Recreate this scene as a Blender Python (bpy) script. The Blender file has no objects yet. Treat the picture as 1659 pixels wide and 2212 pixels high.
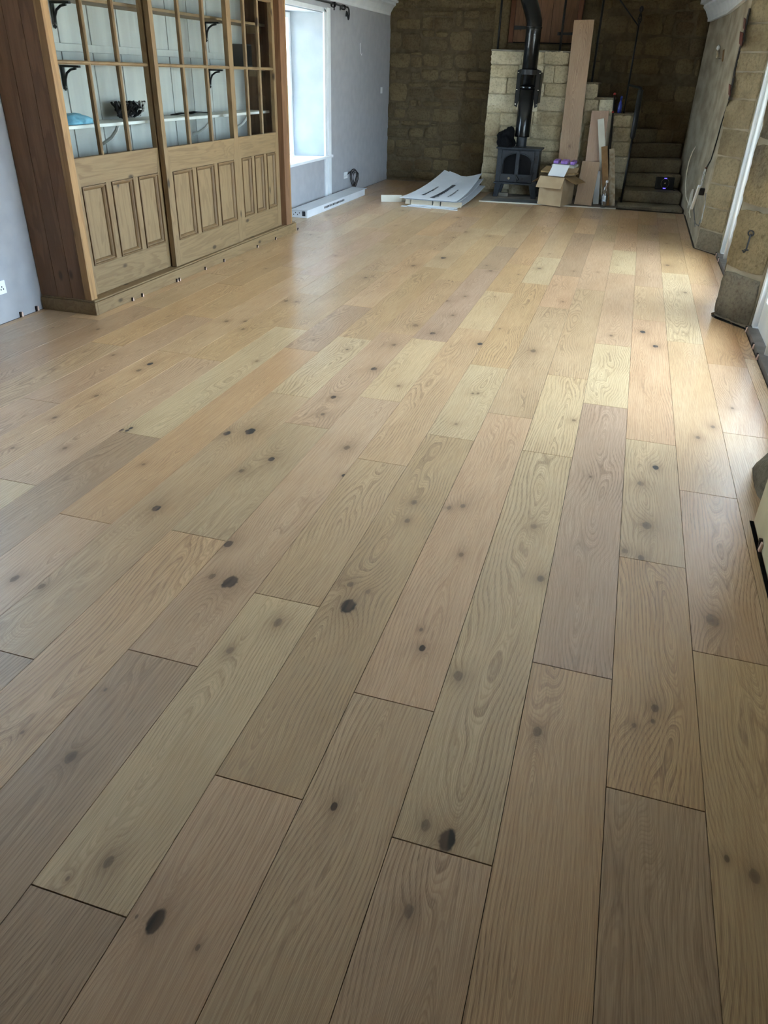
import bpy, bmesh, math, random
from mathutils import Vector, Matrix, noise

# ------------------------------------------------------------------ camera model
SC = bpy.context.scene
COL = SC.collection
W = 0.24                                   # width of one floor plank
F_PX, YAW, PITCH, ROLL = 1596.74, -0.280547, 0.536188, 0.033184
CAM = Vector((1.2253, 0.0, 1.5534))
IW, IH = 1659, 2212
_f = Vector((math.sin(YAW)*math.cos(PITCH), math.cos(YAW)*math.cos(PITCH), -math.sin(PITCH)))
_r = Vector((math.cos(YAW), -math.sin(YAW), 0)); _u = _r.cross(_f)
RT = math.cos(ROLL)*_r + math.sin(ROLL)*_u
UP = -math.sin(ROLL)*_r + math.cos(ROLL)*_u
FW = _f
cam = bpy.data.cameras.new('camera'); camo = bpy.data.objects.new('camera', cam); COL.objects.link(camo)
cam.sensor_fit = 'HORIZONTAL'; cam.sensor_width = 36.0; cam.lens = 36.0*F_PX/IW
cam.clip_start = 0.05; cam.clip_end = 200
camo.matrix_world = Matrix(((RT.x, UP.x, -FW.x, CAM.x), (RT.y, UP.y, -FW.y, CAM.y), (RT.z, UP.z, -FW.z, CAM.z), (0, 0, 0, 1)))
SC.camera = camo

def ray(px, py):
    return RT*((px-IW/2)/F_PX) + UP*(-(py-IH/2)/F_PX) + FW
def atx(px, py, x): d = ray(px, py); return CAM + d*((x-CAM.x)/d.x)
def aty(px, py, y): d = ray(px, py); return CAM + d*((y-CAM.y)/d.y)
def atz(px, py, z=0.0): d = ray(px, py); return CAM + d*((z-CAM.z)/d.z)

# ------------------------------------------------------------------ world, light, exposure
SC.view_settings.view_transform = 'Standard'; SC.view_settings.look = 'None'
SC.view_settings.gamma = 1.0; SC.view_settings.use_curve_mapping = False
SC.view_settings.exposure = 1.60
cy = SC.cycles; cy.max_bounces = 5; cy.diffuse_bounces = 3; cy.glossy_bounces = 2; cy.transmission_bounces = 3; cy.transparent_max_bounces = 12
cy.use_light_tree = False; cy.use_adaptive_sampling = True; cy.adaptive_threshold = 0.06; cy.sample_clamp_indirect = 8.0; cy.caustics_reflective = False; cy.caustics_refractive = False
SKY_STRENGTH = 9.8
wd = bpy.data.worlds.new('overcast_sky'); SC.world = wd; wd.use_nodes = True
bg = wd.node_tree.nodes['Background']; bg.inputs[0].default_value = (0.64, 0.83, 1.0, 1); bg.inputs[1].default_value = SKY_STRENGTH

sun = bpy.data.lights.new('sun', 'SUN'); sun.energy = 24.0; sun.angle = 0.02; sun.color = (1.0, 0.965, 0.91)
suno = bpy.data.objects.new('sun', sun); COL.objects.link(suno); suno.rotation_euler = (math.radians(42), 0, 0)   # shines along the house, outside the door openings
def portal(name, loc, size, rot):
    l = bpy.data.lights.new(name, 'AREA'); l.shape = 'RECTANGLE'; l.size, l.size_y = size
    l.cycles.is_portal = True
    o = bpy.data.objects.new(name, l); COL.objects.link(o); o.location = loc; o.rotation_euler = rot
    return o
H = math.pi/2
portal('daylight_portal', (-3.3, 9.45, 1.38), (1.2, 1.7), (0, -H, 0)).rotation_euler = (H, 0, -H)
portal('daylight_portal', (-3.3, 3.0, 1.5), (1.15, 1.45), (H, 0, -H))
portal('daylight_portal', (2.62, 7.69, 1.1), (2.2, 2.3), (H, 0, H))
portal('daylight_portal', (2.62, 4.75, 1.1), (2.5, 2.3), (H, 0, H))

# ------------------------------------------------------------------ materials
def lin(c):
    if isinstance(c, str):
        c = [int(c[i:i+2], 16) for i in (0, 2, 4)]
    return tuple((v/255/12.92 if v/255 <= 0.04045 else ((v/255+0.055)/1.055)**2.4) for v in c)

class G:
    """small node-graph helper"""
    def __init__(s, name):
        s.m = bpy.data.materials.new(name); s.m.use_nodes = True
        s.t = s.m.node_tree; s.t.nodes.clear(); s.L = s.t.links
        s.out = s.t.nodes.new('ShaderNodeOutputMaterial')
    def n(s, typ, **kw):
        nd = s.t.nodes.new(typ)
        for k, v in kw.items(): setattr(nd, k, v)
        return nd
    def put(s, sock, v):
        if hasattr(v, 'links'): s.L.new(v, sock)
        elif isinstance(v, (tuple, list)) and len(v) == 3 and sock.type == 'RGBA': sock.default_value = (*v, 1)
        else: sock.default_value = v
    def math(s, op, a, b=0.0, c=None, clamp=False):
        nd = s.n('ShaderNodeMath', operation=op); nd.use_clamp = clamp
        s.put(nd.inputs[0], a); s.put(nd.inputs[1], b)
        if c is not None: s.put(nd.inputs[2], c)
        return nd.outputs[0]
    def vmath(s, op, a, b=None, out=0):
        nd = s.n('ShaderNodeVectorMath', operation=op); s.put(nd.inputs[0], a)
        if b is not None: s.put(nd.inputs[1], b)
        return nd.outputs[out]
    def comb(s, x, y, z):
        nd = s.n('ShaderNodeCombineXYZ')
        for i, v in enumerate((x, y, z)): s.put(nd.inputs[i], v)
        return nd.outputs[0]
    def sep(s, v):
        nd = s.n('ShaderNodeSeparateXYZ'); s.put(nd.inputs[0], v); return nd.outputs
    def noise(s, vec, scale=1.0, detail=2.0, rough=0.5, dist=0.0, col=False):
        nd = s.n('ShaderNodeTexNoise'); s.put(nd.inputs['Vector'], vec)
        nd.inputs['Scale'].default_value = scale; nd.inputs['Detail'].default_value = detail
        nd.inputs['Roughness'].default_value = rough; nd.inputs['Distortion'].default_value = dist
        return nd.outputs[1 if col else 0]
    def mix(s, f, a, b, mode='MIX'):
        nd = s.n('ShaderNodeMix', data_type='RGBA', blend_type=mode)
        s.put(nd.inputs[0], f); s.put(nd.inputs[6], a); s.put(nd.inputs[7], b)
        return nd.outputs[2]
    def ramp(s, f, lo, hi, a=0.0, b=1.0):
        nd = s.n('ShaderNodeMapRange', interpolation_type='SMOOTHSTEP'); s.put(nd.inputs[0], f)
        for i, v in enumerate((lo, hi, a, b)): s.put(nd.inputs[i+1], v)
        return nd.outputs[0]
    def attr(s, name):
        nd = s.n('ShaderNodeAttribute', attribute_type='OBJECT'); nd.attribute_name = name; return nd
    def obj(s):
        return s.n('ShaderNodeTexCoord').outputs['Object']
    def rnd(s):
        return s.n('ShaderNodeObjectInfo').outputs['Random']
    def finish(s, color, rough=0.6, metal=0.0, bump=None, bstr=0.3, bdist=0.01, spec=0.5, emit=None, estr=0.0, coat=0.0, crough=0.1):
        p = s.n('ShaderNodeBsdfPrincipled')
        s.put(p.inputs['Base Color'], color); s.put(p.inputs['Roughness'], rough); s.put(p.inputs['Metallic'], metal)
        p.inputs['Specular IOR Level'].default_value = spec
        if coat: s.put(p.inputs['Coat Weight'], coat); p.inputs['Coat Roughness'].default_value = crough
        if emit is not None:
            s.put(p.inputs['Emission Color'], emit); p.inputs['Emission Strength'].default_value = estr
        if bump is not None:
            b = s.n('ShaderNodeBump'); b.inputs['Strength'].default_value = bstr; b.inputs['Distance'].default_value = bdist
            s.L.new(bump, b.inputs['Height']); s.L.new(b.outputs[0], p.inputs['Normal'])
        s.L.new(p.outputs[0], s.out.inputs[0])
        return s.m

def simple(name, c1, c2=None, scale=(8, 8, 8), rough=0.6, metal=0.0, bstr=0.15, bdist=0.005, detail=4, spec=0.5, nz=1.0):
    g = G(name); c1 = lin(c1); c2 = lin(c2) if c2 else tuple(v*0.85 for v in c1)
    v = g.vmath('MULTIPLY', g.obj(), scale)
    n = g.noise(v, nz, detail)
    return g.finish(g.mix(g.ramp(n, 0.3, 0.7), c1, c2), rough, metal, n, bstr, bdist, spec)

def make_oak(name, planks=True):
    """oak boards: growth rings as level sets of a height field that swells round each knot"""
    g = G(name)
    u, v, w = g.sep(g.obj())
    seed = g.attr('seed').outputs['Fac']; tone = g.attr('tone').outputs['Color']
    style = g.sep(g.attr('style').outputs['Vector'])          # pith offset, depth, contrast
    n1 = g.noise(g.comb(g.math('MULTIPLY', u, 2.5), g.math('MULTIPLY', v, 1.1), seed), 1.0, 1.0)
    n2 = g.noise(g.comb(g.math('MULTIPLY', u, 9.0), g.math('MULTIPLY', v, 1.7), g.math('ADD', seed, 31.7)), 1.0, 1.0)
    n3 = g.noise(g.comb(g.math('MULTIPLY', u, 34.0), g.math('MULTIPLY', v, 6.0), g.math('ADD', seed, 57.1)), 1.0, 1.0)
    n4 = g.noise(g.comb(g.math('MULTIPLY', u, 90.0), g.math('MULTIPLY', v, 60.0), g.math('ADD', seed, 21.0)), 1.0, 1.0)
    n1c = g.math('SUBTRACT', n1, 0.5); n2c = g.math('SUBTRACT', n2, 0.5); n3c = g.math('SUBTRACT', n3, 0.5); n4c = g.math('SUBTRACT', n4, 0.5)
    a = g.math('ADD', g.math('SUBTRACT', u, style[0]), g.math('MULTIPLY', n1c, 0.18))
    d = g.math('ADD', g.math('ADD', style[1], g.math('MULTIPLY', v, 0.035)), g.math('MULTIPLY', n2c, 0.15))
    h = g.math('SQRT', g.math('ADD', g.math('MULTIPLY', a, a), g.math('MULTIPLY', d, d)))
    h = g.math('ADD', h, g.math('MULTIPLY', n3c, 0.007))
    dark = None; halo = None
    uv = g.comb(u, g.math('MULTIPLY', v, 0.62), 0.0)
    wob = g.math('ADD', g.math('MULTIPLY', n4c, 0.35), g.math('MULTIPLY', n3c, 0.5))
    for i in range(5):                                       # knot slots: x, 0.62 y, darkness, radius
        at = g.attr('knot%d' % i); rr = at.outputs['Alpha']
        kv = at.outputs['Vector']; q = g.math('DIVIDE', g.vmath('DISTANCE', uv, g.vmath('MULTIPLY', kv, (1, 1, 0)), out=1), rr)
        qn = g.math('ADD', q, wob)
        core = g.math('MULTIPLY', g.ramp(qn, 1.0, 0.70), g.sep(kv)[2])
        h = g.math('MULTIPLY_ADD', g.math('EXPONENT', g.math('MULTIPLY', q, -0.34)), g.math('MULTIPLY', rr, 2.4), h)
        hal = g.math('EXPONENT', g.math('MULTIPLY', qn, -0.55))
        dark = core if dark is None else g.math('MAXIMUM', dark, core)
        halo = hal if halo is None else g.math('MAXIMUM', halo, hal)
    ring = g.math('FRACT', g.math('MULTIPLY', h, g.math('SUBTRACT', 118.0, g.math('MULTIPLY', style[2], 40.0))))
    late = g.math('MULTIPLY', g.ramp(ring, 0.42, 0.86), g.ramp(ring, 1.0, 0.90))
    ring2 = g.math('FRACT', g.math('MULTIPLY', g.math('ADD', h, g.math('MULTIPLY', n4c, 0.0012)), 330.0))
    late2 = g.math('MULTIPLY', g.ramp(ring2, 0.35, 0.8), g.ramp(ring2, 1.0, 0.85))
    fine = g.noise(g.comb(g.math('MULTIPLY', u, 300.0), g.math('MULTIPLY', v, 5.0), seed), 1.0, 2.0, 0.7)
    pore = g.ramp(g.noise(g.comb(g.math('MULTIPLY', u, 700.0), g.math('MULTIPLY', v, 22.0), seed), 1.0, 0.0), 0.42, 0.62)
    blot = g.noise(g.comb(g.math('MULTIPLY', u, 6.0), g.math('MULTIPLY', v, 1.4), g.math('ADD', seed, 11.0)), 1.0, 1.0)
    lens = g.ramp(g.noise(g.comb(g.math('MULTIPLY', u, 5.0), g.math('MULTIPLY', v, 2.2), g.math('ADD', seed, 77.0)), 1.0, 0.0), 0.36, 0.62, 0.35, 1.0)
    base = tone
    col = g.mix(g.math('MULTIPLY', g.ramp(blot, 0.35, 0.7), 0.34), base, g.mix(1.0, base, (0.76, 0.69, 0.60), 'MULTIPLY'))
    cut = g.math('MULTIPLY', g.math('MULTIPLY', late, lens), g.math('MULTIPLY', style[2], g.math('ADD', 0.35, g.math('MULTIPLY', pore, 0.65))))
    col = g.mix(cut, col, g.mix(1.0, base, (0.33, 0.245, 0.175), 'MULTIPLY'))
    col = g.mix(g.math('MULTIPLY', late2, g.math('MULTIPLY', style[2], 0.42)), col, g.mix(1.0, base, (0.42, 0.33, 0.25), 'MULTIPLY'))
    col = g.mix(g.ramp(fine, 0.40, 0.68, 0.0, 0.50), col, g.mix(1.0, base, (0.55, 0.46, 0.38), 'MULTIPLY'))
    col = g.mix(g.math('MULTIPLY', halo, 0.85), col, g.mix(1.0, base, (0.36, 0.26, 0.17), 'MULTIPLY'))
    knotcol = g.mix(g.ramp(n3, 0.42, 0.62), (0.022, 0.013, 0.008), (0.11, 0.062, 0.034))
    col = g.mix(g.math('MULTIPLY', dark, 0.98), col, knotcol)
    rough = g.math('ADD', g.math('MULTIPLY_ADD', dark, 0.3, 0.44), g.math('MULTIPLY', fine, 0.16))
    return g.finish(col, rough, 0.0, None, 0.10, 0.002, 0.9, coat=g.math('MULTIPLY_ADD', dark, -0.7, 0.7), crough=0.24)

def make_pine(name, c1, c2, axis='z', ring=26.0, rough=0.55, knots=0.6, contrast=0.55):
    g = G(name); x, y, z = g.sep(g.obj()); r = g.math('MULTIPLY', g.rnd(), 13.0)
    if axis == 'z': a, b, l = x, y, z
    elif axis == 'y': a, b, l = x, z, y
    else: a, b, l = y, z, x
    va = g.comb(g.math('ADD', g.math('MULTIPLY', a, 7.0), r), g.math('MULTIPLY', b, 7.0), g.math('MULTIPLY', l, 0.9))
    n = g.noise(va, 1.0, 3.0, 0.5, 0.6)
    st = g.math('FRACT', g.math('MULTIPLY', n, ring/3))
    late = g.math('MULTIPLY', g.ramp(st, 0.3, 0.85), g.ramp(st, 1.0, 0.9))
    fine = g.noise(g.comb(g.math('MULTIPLY', a, 160.0), g.math('MULTIPLY', b, 160.0), g.math('MULTIPLY', l, 6.0)), 1.0, 2.0)
    vo = g.n('ShaderNodeTexVoronoi'); vo.inputs['Scale'].default_value = 1.0
    g.put(vo.inputs['Vector'], g.comb(g.math('ADD', g.math('MULTIPLY', a, 5.5), r), g.math('MULTIPLY', b, 5.5), g.math('MULTIPLY', l, 2.6)))
    kn = g.math('MULTIPLY', g.ramp(vo.outputs['Distance'], 0.13, 0.05), knots)
    c1, c2 = lin(c1), lin(c2)
    col = g.mix(g.math('MULTIPLY', late, contrast), c1, c2)
    col = g.mix(g.ramp(fine, 0.4, 0.7, 0, 0.3), col, c2)
    col = g.mix(kn, col, tuple(v*0.22 for v in c2))
    return g.finish(col, rough, 0, fine, 0.12, 0.003, 0.35)

def make_stone(name, c1, c2, c3, bstr=0.9):
    g = G(name); v = g.n('ShaderNodeNewGeometry').outputs['Position']; r = g.rnd()
    n = g.noise(v, 5.0, 6.0, 0.62); n2 = g.noise(v, 38.0, 4.0, 0.7); n3 = g.noise(v, 1.7, 2.0)
    col = g.mix(g.ramp(r, 0.1, 0.9), lin(c1), lin(c2))
    col = g.mix(g.ramp(n3, 0.5, 0.72), col, lin(c3))
    col = g.mix(g.ramp(n, 0.42, 0.75, 0, 0.55), col, g.mix(1.0, col, (0.55, 0.50, 0.46), 'MULTIPLY'))
    col = g.mix(g.ramp(n2, 0.42, 0.72, 0, 0.6), col, g.mix(1.0, col, (0.45, 0.42, 0.40), 'MULTIPLY'))
    hgt = g.math('ADD', n, g.math('MULTIPLY', n2, 0.35))
    return g.finish(col, 0.92, 0, hgt, bstr, 0.03, 0.15)

def make_glass(name, tint=(0.97, 0.99, 1.0)):
    g = G(name)
    geo = g.n('ShaderNodeNewGeometry')
    c = g.math('ABSOLUTE', g.vmath('DOT_PRODUCT', geo.outputs['Normal'], geo.outputs['Incoming'], out=1))
    fres = g.math('ADD', 0.02, g.math('MULTIPLY', g.math('POWER', g.math('SUBTRACT', 1.0, c, clamp=True), 5.0), 0.5))
    tr = g.n('ShaderNodeBsdfTransparent'); tr.inputs[0].default_value = (*tint, 1)
    gl = g.n('ShaderNodeBsdfGlossy'); gl.inputs['Roughness'].default_value = 0.02
    mx = g.n('ShaderNodeMixShader'); g.L.new(fres, mx.inputs[0]); g.L.new(tr.outputs[0], mx.inputs[1]); g.L.new(gl.outputs[0], mx.inputs[2])
    g.L.new(mx.outputs[0], g.out.inputs[0])
    return g.m

MT = dict(
    oak=make_oak('oak_boards'),
    pine=make_pine('stripped_pine', '846d4e', '674d32', 'z', 26, knots=0.95, contrast=0.42),
    pine_h=make_pine('stripped_pine_rail', '826b4c', '674d32', 'y', 26, knots=0.9, contrast=0.42),
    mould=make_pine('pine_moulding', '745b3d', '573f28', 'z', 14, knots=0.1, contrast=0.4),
    brownpine=make_pine('stained_pine', '7d5b41', '5d412d', 'z', 14, knots=0.7, contrast=0.5),
    amberpine=make_pine('amber_pine', 'a17c52', '7a5a38', 'z', 14, knots=0.5),
    doorwood=make_pine('loft_door_wood', '76543a', '553a25', 'z', 16, knots=0.7),
    redwood=make_pine('loft_door_frame', '6b4028', '4a2a19', 'z', 10, knots=0.2),
    plaster=simple('white_plaster', 'a9a9ad', 'a2a2a7', (9, 9, 9), 0.85, bstr=0.10, bdist=0.006),
    gloss=simple('white_gloss_paint', 'eef1f4', 'e4e8ec', (5, 5, 5), 0.35, bstr=0.03),
    reveal=simple('reveal_paint', 'a4acb4', '9aa3ab', (5, 5, 5), 0.6, bstr=0.05),
    ceilp=simple('ceiling_plaster', 'ecebe6', 'e4e3de', (5, 5, 5), 0.9),
    boards=simple('painted_boards', 'b0aea3', 'a5a298', (14, 14, 1.5), 0.6, bstr=0.05),
    shelfp=simple('painted_shelf', 'd8d6cc', 'cbc9bf', (8, 8, 8), 0.5, bstr=0.04),
    mortar=simple('lime_mortar', '6e614d', '5c513e', (14, 14, 14), 0.95, bstr=0.6, bdist=0.03, detail=8, spec=0.1),
    blockmortar=simple('pale_mortar', 'b5aa90', '9f937a', (14, 14, 14), 0.95, bstr=0.6, bdist=0.03, detail=8, spec=0.1),
    render=simple('cement_render', 'a69b87', '877c69', (5, 2.2, 5), 0.92, bstr=0.3, bdist=0.03, detail=8, spec=0.1),
    stone=make_stone('rubble_sandstone', '7f6f53', '71634c', '63523c'),
    block=make_stone('dressed_sandstone', 'd3c9ae', 'c6b99a', 'b1a284', 0.6),
    quoin=make_stone('jamb_sandstone', '94866a', '887a60', '756850', 0.4),
    pier=make_stone('pier_sandstone', '9c8a67', '7d6f56', '5e584e', 1.0),
    pierdark=make_stone('grey_base_stone', '8f8672', '7b7364', '5f594f', 1.0),
    step=make_stone('worn_step_stone', '8b806c', '7b715f', '635b4e', 0.6),
    slate=simple('hearth_slate', '8b8378', '70695f', (6, 6, 6), 0.7, bstr=0.3, bdist=0.01, detail=6),
    slate2=simple('dark_slate', '5d6063', '4a4c4e', (6, 6, 6), 0.55, bstr=0.2, bdist=0.01, detail=6),
    dark=simple('gap_dark', '15110f', '0c0a09', (9, 9, 9), 0.95, spec=0.1),
    concrete=simple('subfloor_concrete', '5a534c', '47413b', (4, 4, 4), 0.95),
    iron=simple('cast_iron', '2b3036', '20242a', (30, 30, 30), 0.5, bstr=0.2, bdist=0.002, spec=0.5),
    flue=simple('black_enamel', '0d0f12', '0a0b0d', (3, 3, 3), 0.25, bstr=0.02),
    black=simple('black_iron', '131417', '0c0d0f', (40, 40, 40), 0.5, bstr=0.2, bdist=0.002),
    cloth=simple('black_cloth', '0b0b0e', '060608', (20, 20, 20), 0.9, bstr=0.5, bdist=0.01, spec=0.2),
    fire=simple('firebrick_dark', '2a1c18', '160f0d', (10, 10, 10), 0.9),
    card=simple('brown_cardboard', 'b39c7c', 'a68e6e', (6, 6, 6), 0.85, bstr=0.04),
    carddark=simple('brown_cardboard_edge', '9c7f58', '8c7049', (6, 6, 6), 0.85, bstr=0.04),
    whitecard=simple('white_printed_card', 'e3e7ee', 'd9dee6', (3, 3, 3), 0.45, bstr=0.03),
    greycard=simple('grey_card_inside', 'b9ad9a', 'aa9e8b', (6, 6, 6), 0.85, bstr=0.04),
    ink=simple('dark_print', '3b3d45', '2e3037', (50, 50, 50), 0.6),
    white=simple('white_plastic', 'eceef0', 'e4e6e9', (4, 4, 4), 0.4, bstr=0.02),
    offwhite=simple('primed_board', 'd8d6cb', 'cbc8bc', (4, 4, 1), 0.6, bstr=0.03),
    cream=simple('cream_painted_board', 'd9cba8', 'cfbf9a', (7, 7, 7), 0.6, bstr=0.05),
    mdf=simple('brown_hardboard', '8c6b45', '7c5d3a', (12, 12, 12), 0.8),
    stonestrip=simple('stone_effect_laminate', 'b7ac97', '8d7a5c', (16, 16, 5), 0.5, bstr=0.05, detail=6),
    purple=simple('purple_foil', '7c55a3', '9b78bf', (30, 30, 30), 0.4),
    blue=simple('blue_plastic', '2a3f9c', '1c2c78', (20, 20, 20), 0.3),
    lblue=simple('pale_blue_cloth', '7fb3c4', '5f98ac', (20, 20, 20), 0.8, bstr=0.4, bdist=0.01),
    red=simple('red_rubber', 'c9463c', 'b03a32', (20, 20, 20), 0.5),
    rust=simple('rusty_timber', '6b2f1c', '3a1a10', (30, 30, 8), 0.9, bstr=0.6, bdist=0.02, detail=8),
    crack=simple('crack_shadow', '1a120d', '0e0a08', (30, 30, 8), 0.95),
    brass=simple('brushed_metal', 'c9bfa8', 'b0a58c', (30, 30, 30), 0.3, metal=1.0),
    cable=simple('cream_cable', 'e3dac4', 'd6ccb4', (20, 20, 20), 0.5),
    greycable=simple('grey_cable', '6d6c69', '5a5957', (20, 20, 20), 0.5),
    wedgepale=simple('pale_wedge', 'e0c3b4', 'd2b2a2', (30, 30, 30), 0.6),
    wedgedark=simple('dark_wedge', '2a1712', '1d100c', (30, 30, 30), 0.6),
    straw=simple('pale_fibres', 'c8c4b8', '8d8a82', (60, 60, 60), 0.8),
    grass=simple('outside_paving', 'd2cbbd', 'c2bbad', (2, 2, 2), 0.95, bstr=0.2),
    glass=make_glass('clear_glass'),
    sill=simple('grey_stone_sill', '77706a', '645e58', (10, 10, 10), 0.8),
)
def led(name, c, s):
    g = G(name); return g.finish(lin(c), 0.5, emit=lin(c), estr=s)
MT['led'] = led('blue_led', '5a4cff', 1.2)

# ------------------------------------------------------------------ mesh helpers
class MB:
    def __init__(s): s.v = []; s.f = []
    def add(s, vs, fs):
        n = len(s.v); s.v += [Vector(p) for p in vs]; s.f += [tuple(i+n for i in f) for f in fs]; return s
    def box(s, a, b):
        x0, y0, z0 = a; x1, y1, z1 = b
        return s.add([(x0,y0,z0),(x1,y0,z0),(x1,y1,z0),(x0,y1,z0),(x0,y0,z1),(x1,y0,z1),(x1,y1,z1),(x0,y1,z1)],
                     [(3,2,1,0),(4,5,6,7),(0,1,5,4),(1,2,6,5),(2,3,7,6),(3,0,4,7)])
    def obox(s, o, a, b, c):
        o, a, b, c = map(Vector, (o, a, b, c))
        if a.cross(b).dot(c) < 0: a, b = b, a
        return s.add([o, o+a, o+a+b, o+b, o+c, o+a+c, o+a+b+c, o+b+c],
                     [(3,2,1,0),(4,5,6,7),(0,1,5,4),(1,2,6,5),(2,3,7,6),(3,0,4,7)])
    def prism(s, poly, off):
        poly = [Vector(p) for p in poly]; off = Vector(off); n = len(poly)
        nr = Vector((0, 0, 0))
        for i in range(n): nr += poly[i].cross(poly[(i+1) % n])
        if nr.dot(off) < 0: poly.reverse()
        return s.add(poly+[p+off for p in poly], [tuple(range(n-1, -1, -1)), tuple(range(n, 2*n))] +
                     [(i, (i+1) % n, (i+1) % n+n, i+n) for i in range(n)])
    def zprism(s, xy, z0, z1):
        return s.prism([(x, y, z0) for x, y in xy], (0, 0, z1-z0))
    def tube(s, path, r, n=8, cap=True):
        path = [Vector(p) for p in path]; k = len(path)
        rs = r if isinstance(r, (list, tuple)) else [r]*k
        vs = []; fs = []; prev = None
        for i, p in enumerate(path):
            t = (path[min(i+1, k-1)]-path[max(i-1, 0)]).normalized()
            if prev is None:
                ref = Vector((0, 0, 1)) if abs(t.z) < 0.9 else Vector((1, 0, 0)); a = t.cross(ref).normalized()
            else: a = (prev-t*prev.dot(t)).normalized()
            prev = a; b = t.cross(a)
            vs += [p+(a*math.cos(2*math.pi*j/n)+b*math.sin(2*math.pi*j/n))*rs[i] for j in range(n)]
        for i in range(k-1):
            fs += [(i*n+j, i*n+(j+1) % n, (i+1)*n+(j+1) % n, (i+1)*n+j) for j in range(n)]
        if cap: fs += [tuple(range(n-1, -1, -1)), tuple((k-1)*n+j for j in range(n))]
        return s.add(vs, fs)
    def lathe(s, prof, c, n=16):
        c = Vector(c); k = len(prof)
        vs = [c+Vector((max(r, 1e-4)*math.cos(2*math.pi*j/n), max(r, 1e-4)*math.sin(2*math.pi*j/n), z)) for r, z in prof for j in range(n)]
        fs = [(i*n+j, i*n+(j+1) % n, (i+1)*n+(j+1) % n, (i+1)*n+j) for i in range(k-1) for j in range(n)]
        return s.add(vs, fs+[tuple(range(n-1, -1, -1)), tuple((k-1)*n+j for j in range(n))])
    def grid(s, pts):
        R_, C_ = len(pts), len(pts[0])
        return s.add([p for row in pts for p in row], [(i*C_+j, i*C_+j+1, (i+1)*C_+j+1, (i+1)*C_+j) for i in range(R_-1) for j in range(C_-1)])
    def sheet(s, pts, th):
        """thin curved sheet with thickness, pts[i][j]"""
        R_, C_ = len(pts), len(pts[0]); th = Vector(th)
        n = R_*C_; P = [Vector(p) for row in pts for p in row]
        fs = []
        for i in range(R_-1):
            for j in range(C_-1):
                a = (i*C_+j, i*C_+j+1, (i+1)*C_+j+1, (i+1)*C_+j)
                fs += [a, tuple(q+n for q in reversed(a))]
        rim = [j for j in range(C_)]+[i*C_+C_-1 for i in range(1, R_)]+[(R_-1)*C_+j for j in range(C_-2, -1, -1)]+[i*C_ for i in range(R_-2, 0, -1)]
        for i in range(len(rim)):
            a, b = rim[i], rim[(i+1) % len(rim)]; fs.append((b, a, a+n, b+n))
        return s.add(P+[p+th for p in P], fs)
    def build(s, name, mat, parent=None, smooth=False, bevel=0.0, seg=2, solid=False):
        wl = parent.matrix_world.translation.copy() if parent else None
        if parent: base = Vector(parent['base']) if 'base' in parent else Vector((0, 0, 0))
        else:
            xs = [p.x for p in s.v]; ys = [p.y for p in s.v]; zs = [p.z for p in s.v]
            base = Vector(((min(xs)+max(xs))/2, (min(ys)+max(ys))/2, min(zs)))
        me = bpy.data.meshes.new(name)
        me.from_pydata([tuple(p-base) for p in s.v], [], s.f)
        bm = bmesh.new(); bm.from_mesh(me); bmesh.ops.recalc_face_normals(bm, faces=bm.faces)
        bm.to_mesh(me); bm.free()
        me.materials.append(MT[mat] if isinstance(mat, str) else mat)
        if smooth: me.polygons.foreach_set('use_smooth', [True]*len(me.polygons))
        o = bpy.data.objects.new(name, me); COL.objects.link(o)
        BASE[o.name] = base
        if parent: o.parent = parent; o.location = (0, 0, 0)
        else: o.location = base
        if parent: o.location = base - wbase(parent)
        if bevel:
            b = o.modifiers.new('soft_edges', 'BEVEL'); b.width = bevel; b.segments = seg; b.limit_method = 'ANGLE'; b.angle_limit = math.radians(40)
        return o
BASE = {}
def wbase(o): return BASE.get(o.name, Vector((0, 0, 0)))
# parts keep their geometry relative to the parent's own base point
_b0 = MB.build
def _build(s, name, mat, parent=None, **k):
    if parent is not None: parent['base'] = tuple(wbase(parent))
    o = _b0(s, name, mat, parent, **k)
    if parent is not None and 'base' in parent: del parent['base']
    return o
MB.build = _build

def tag(o, label=None, cat=None, group=None, kind=None):
    if label: o['label'] = label
    if cat: o['category'] = cat
    if group: o['group'] = group
    if kind: o['kind'] = kind
    return o
def thing(name, base, label, cat, group=None, kind=None):
    o = bpy.data.objects.new(name, None); COL.objects.link(o); o.location = base; o.empty_display_size = 0.1
    BASE[o.name] = Vector(base)
    return tag(o, label, cat, group, kind)
def box(name, a, b, mat, parent=None, **k): return MB().box(a, b).build(name, mat, parent, **k)
R0 = random.Random(11)

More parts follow.
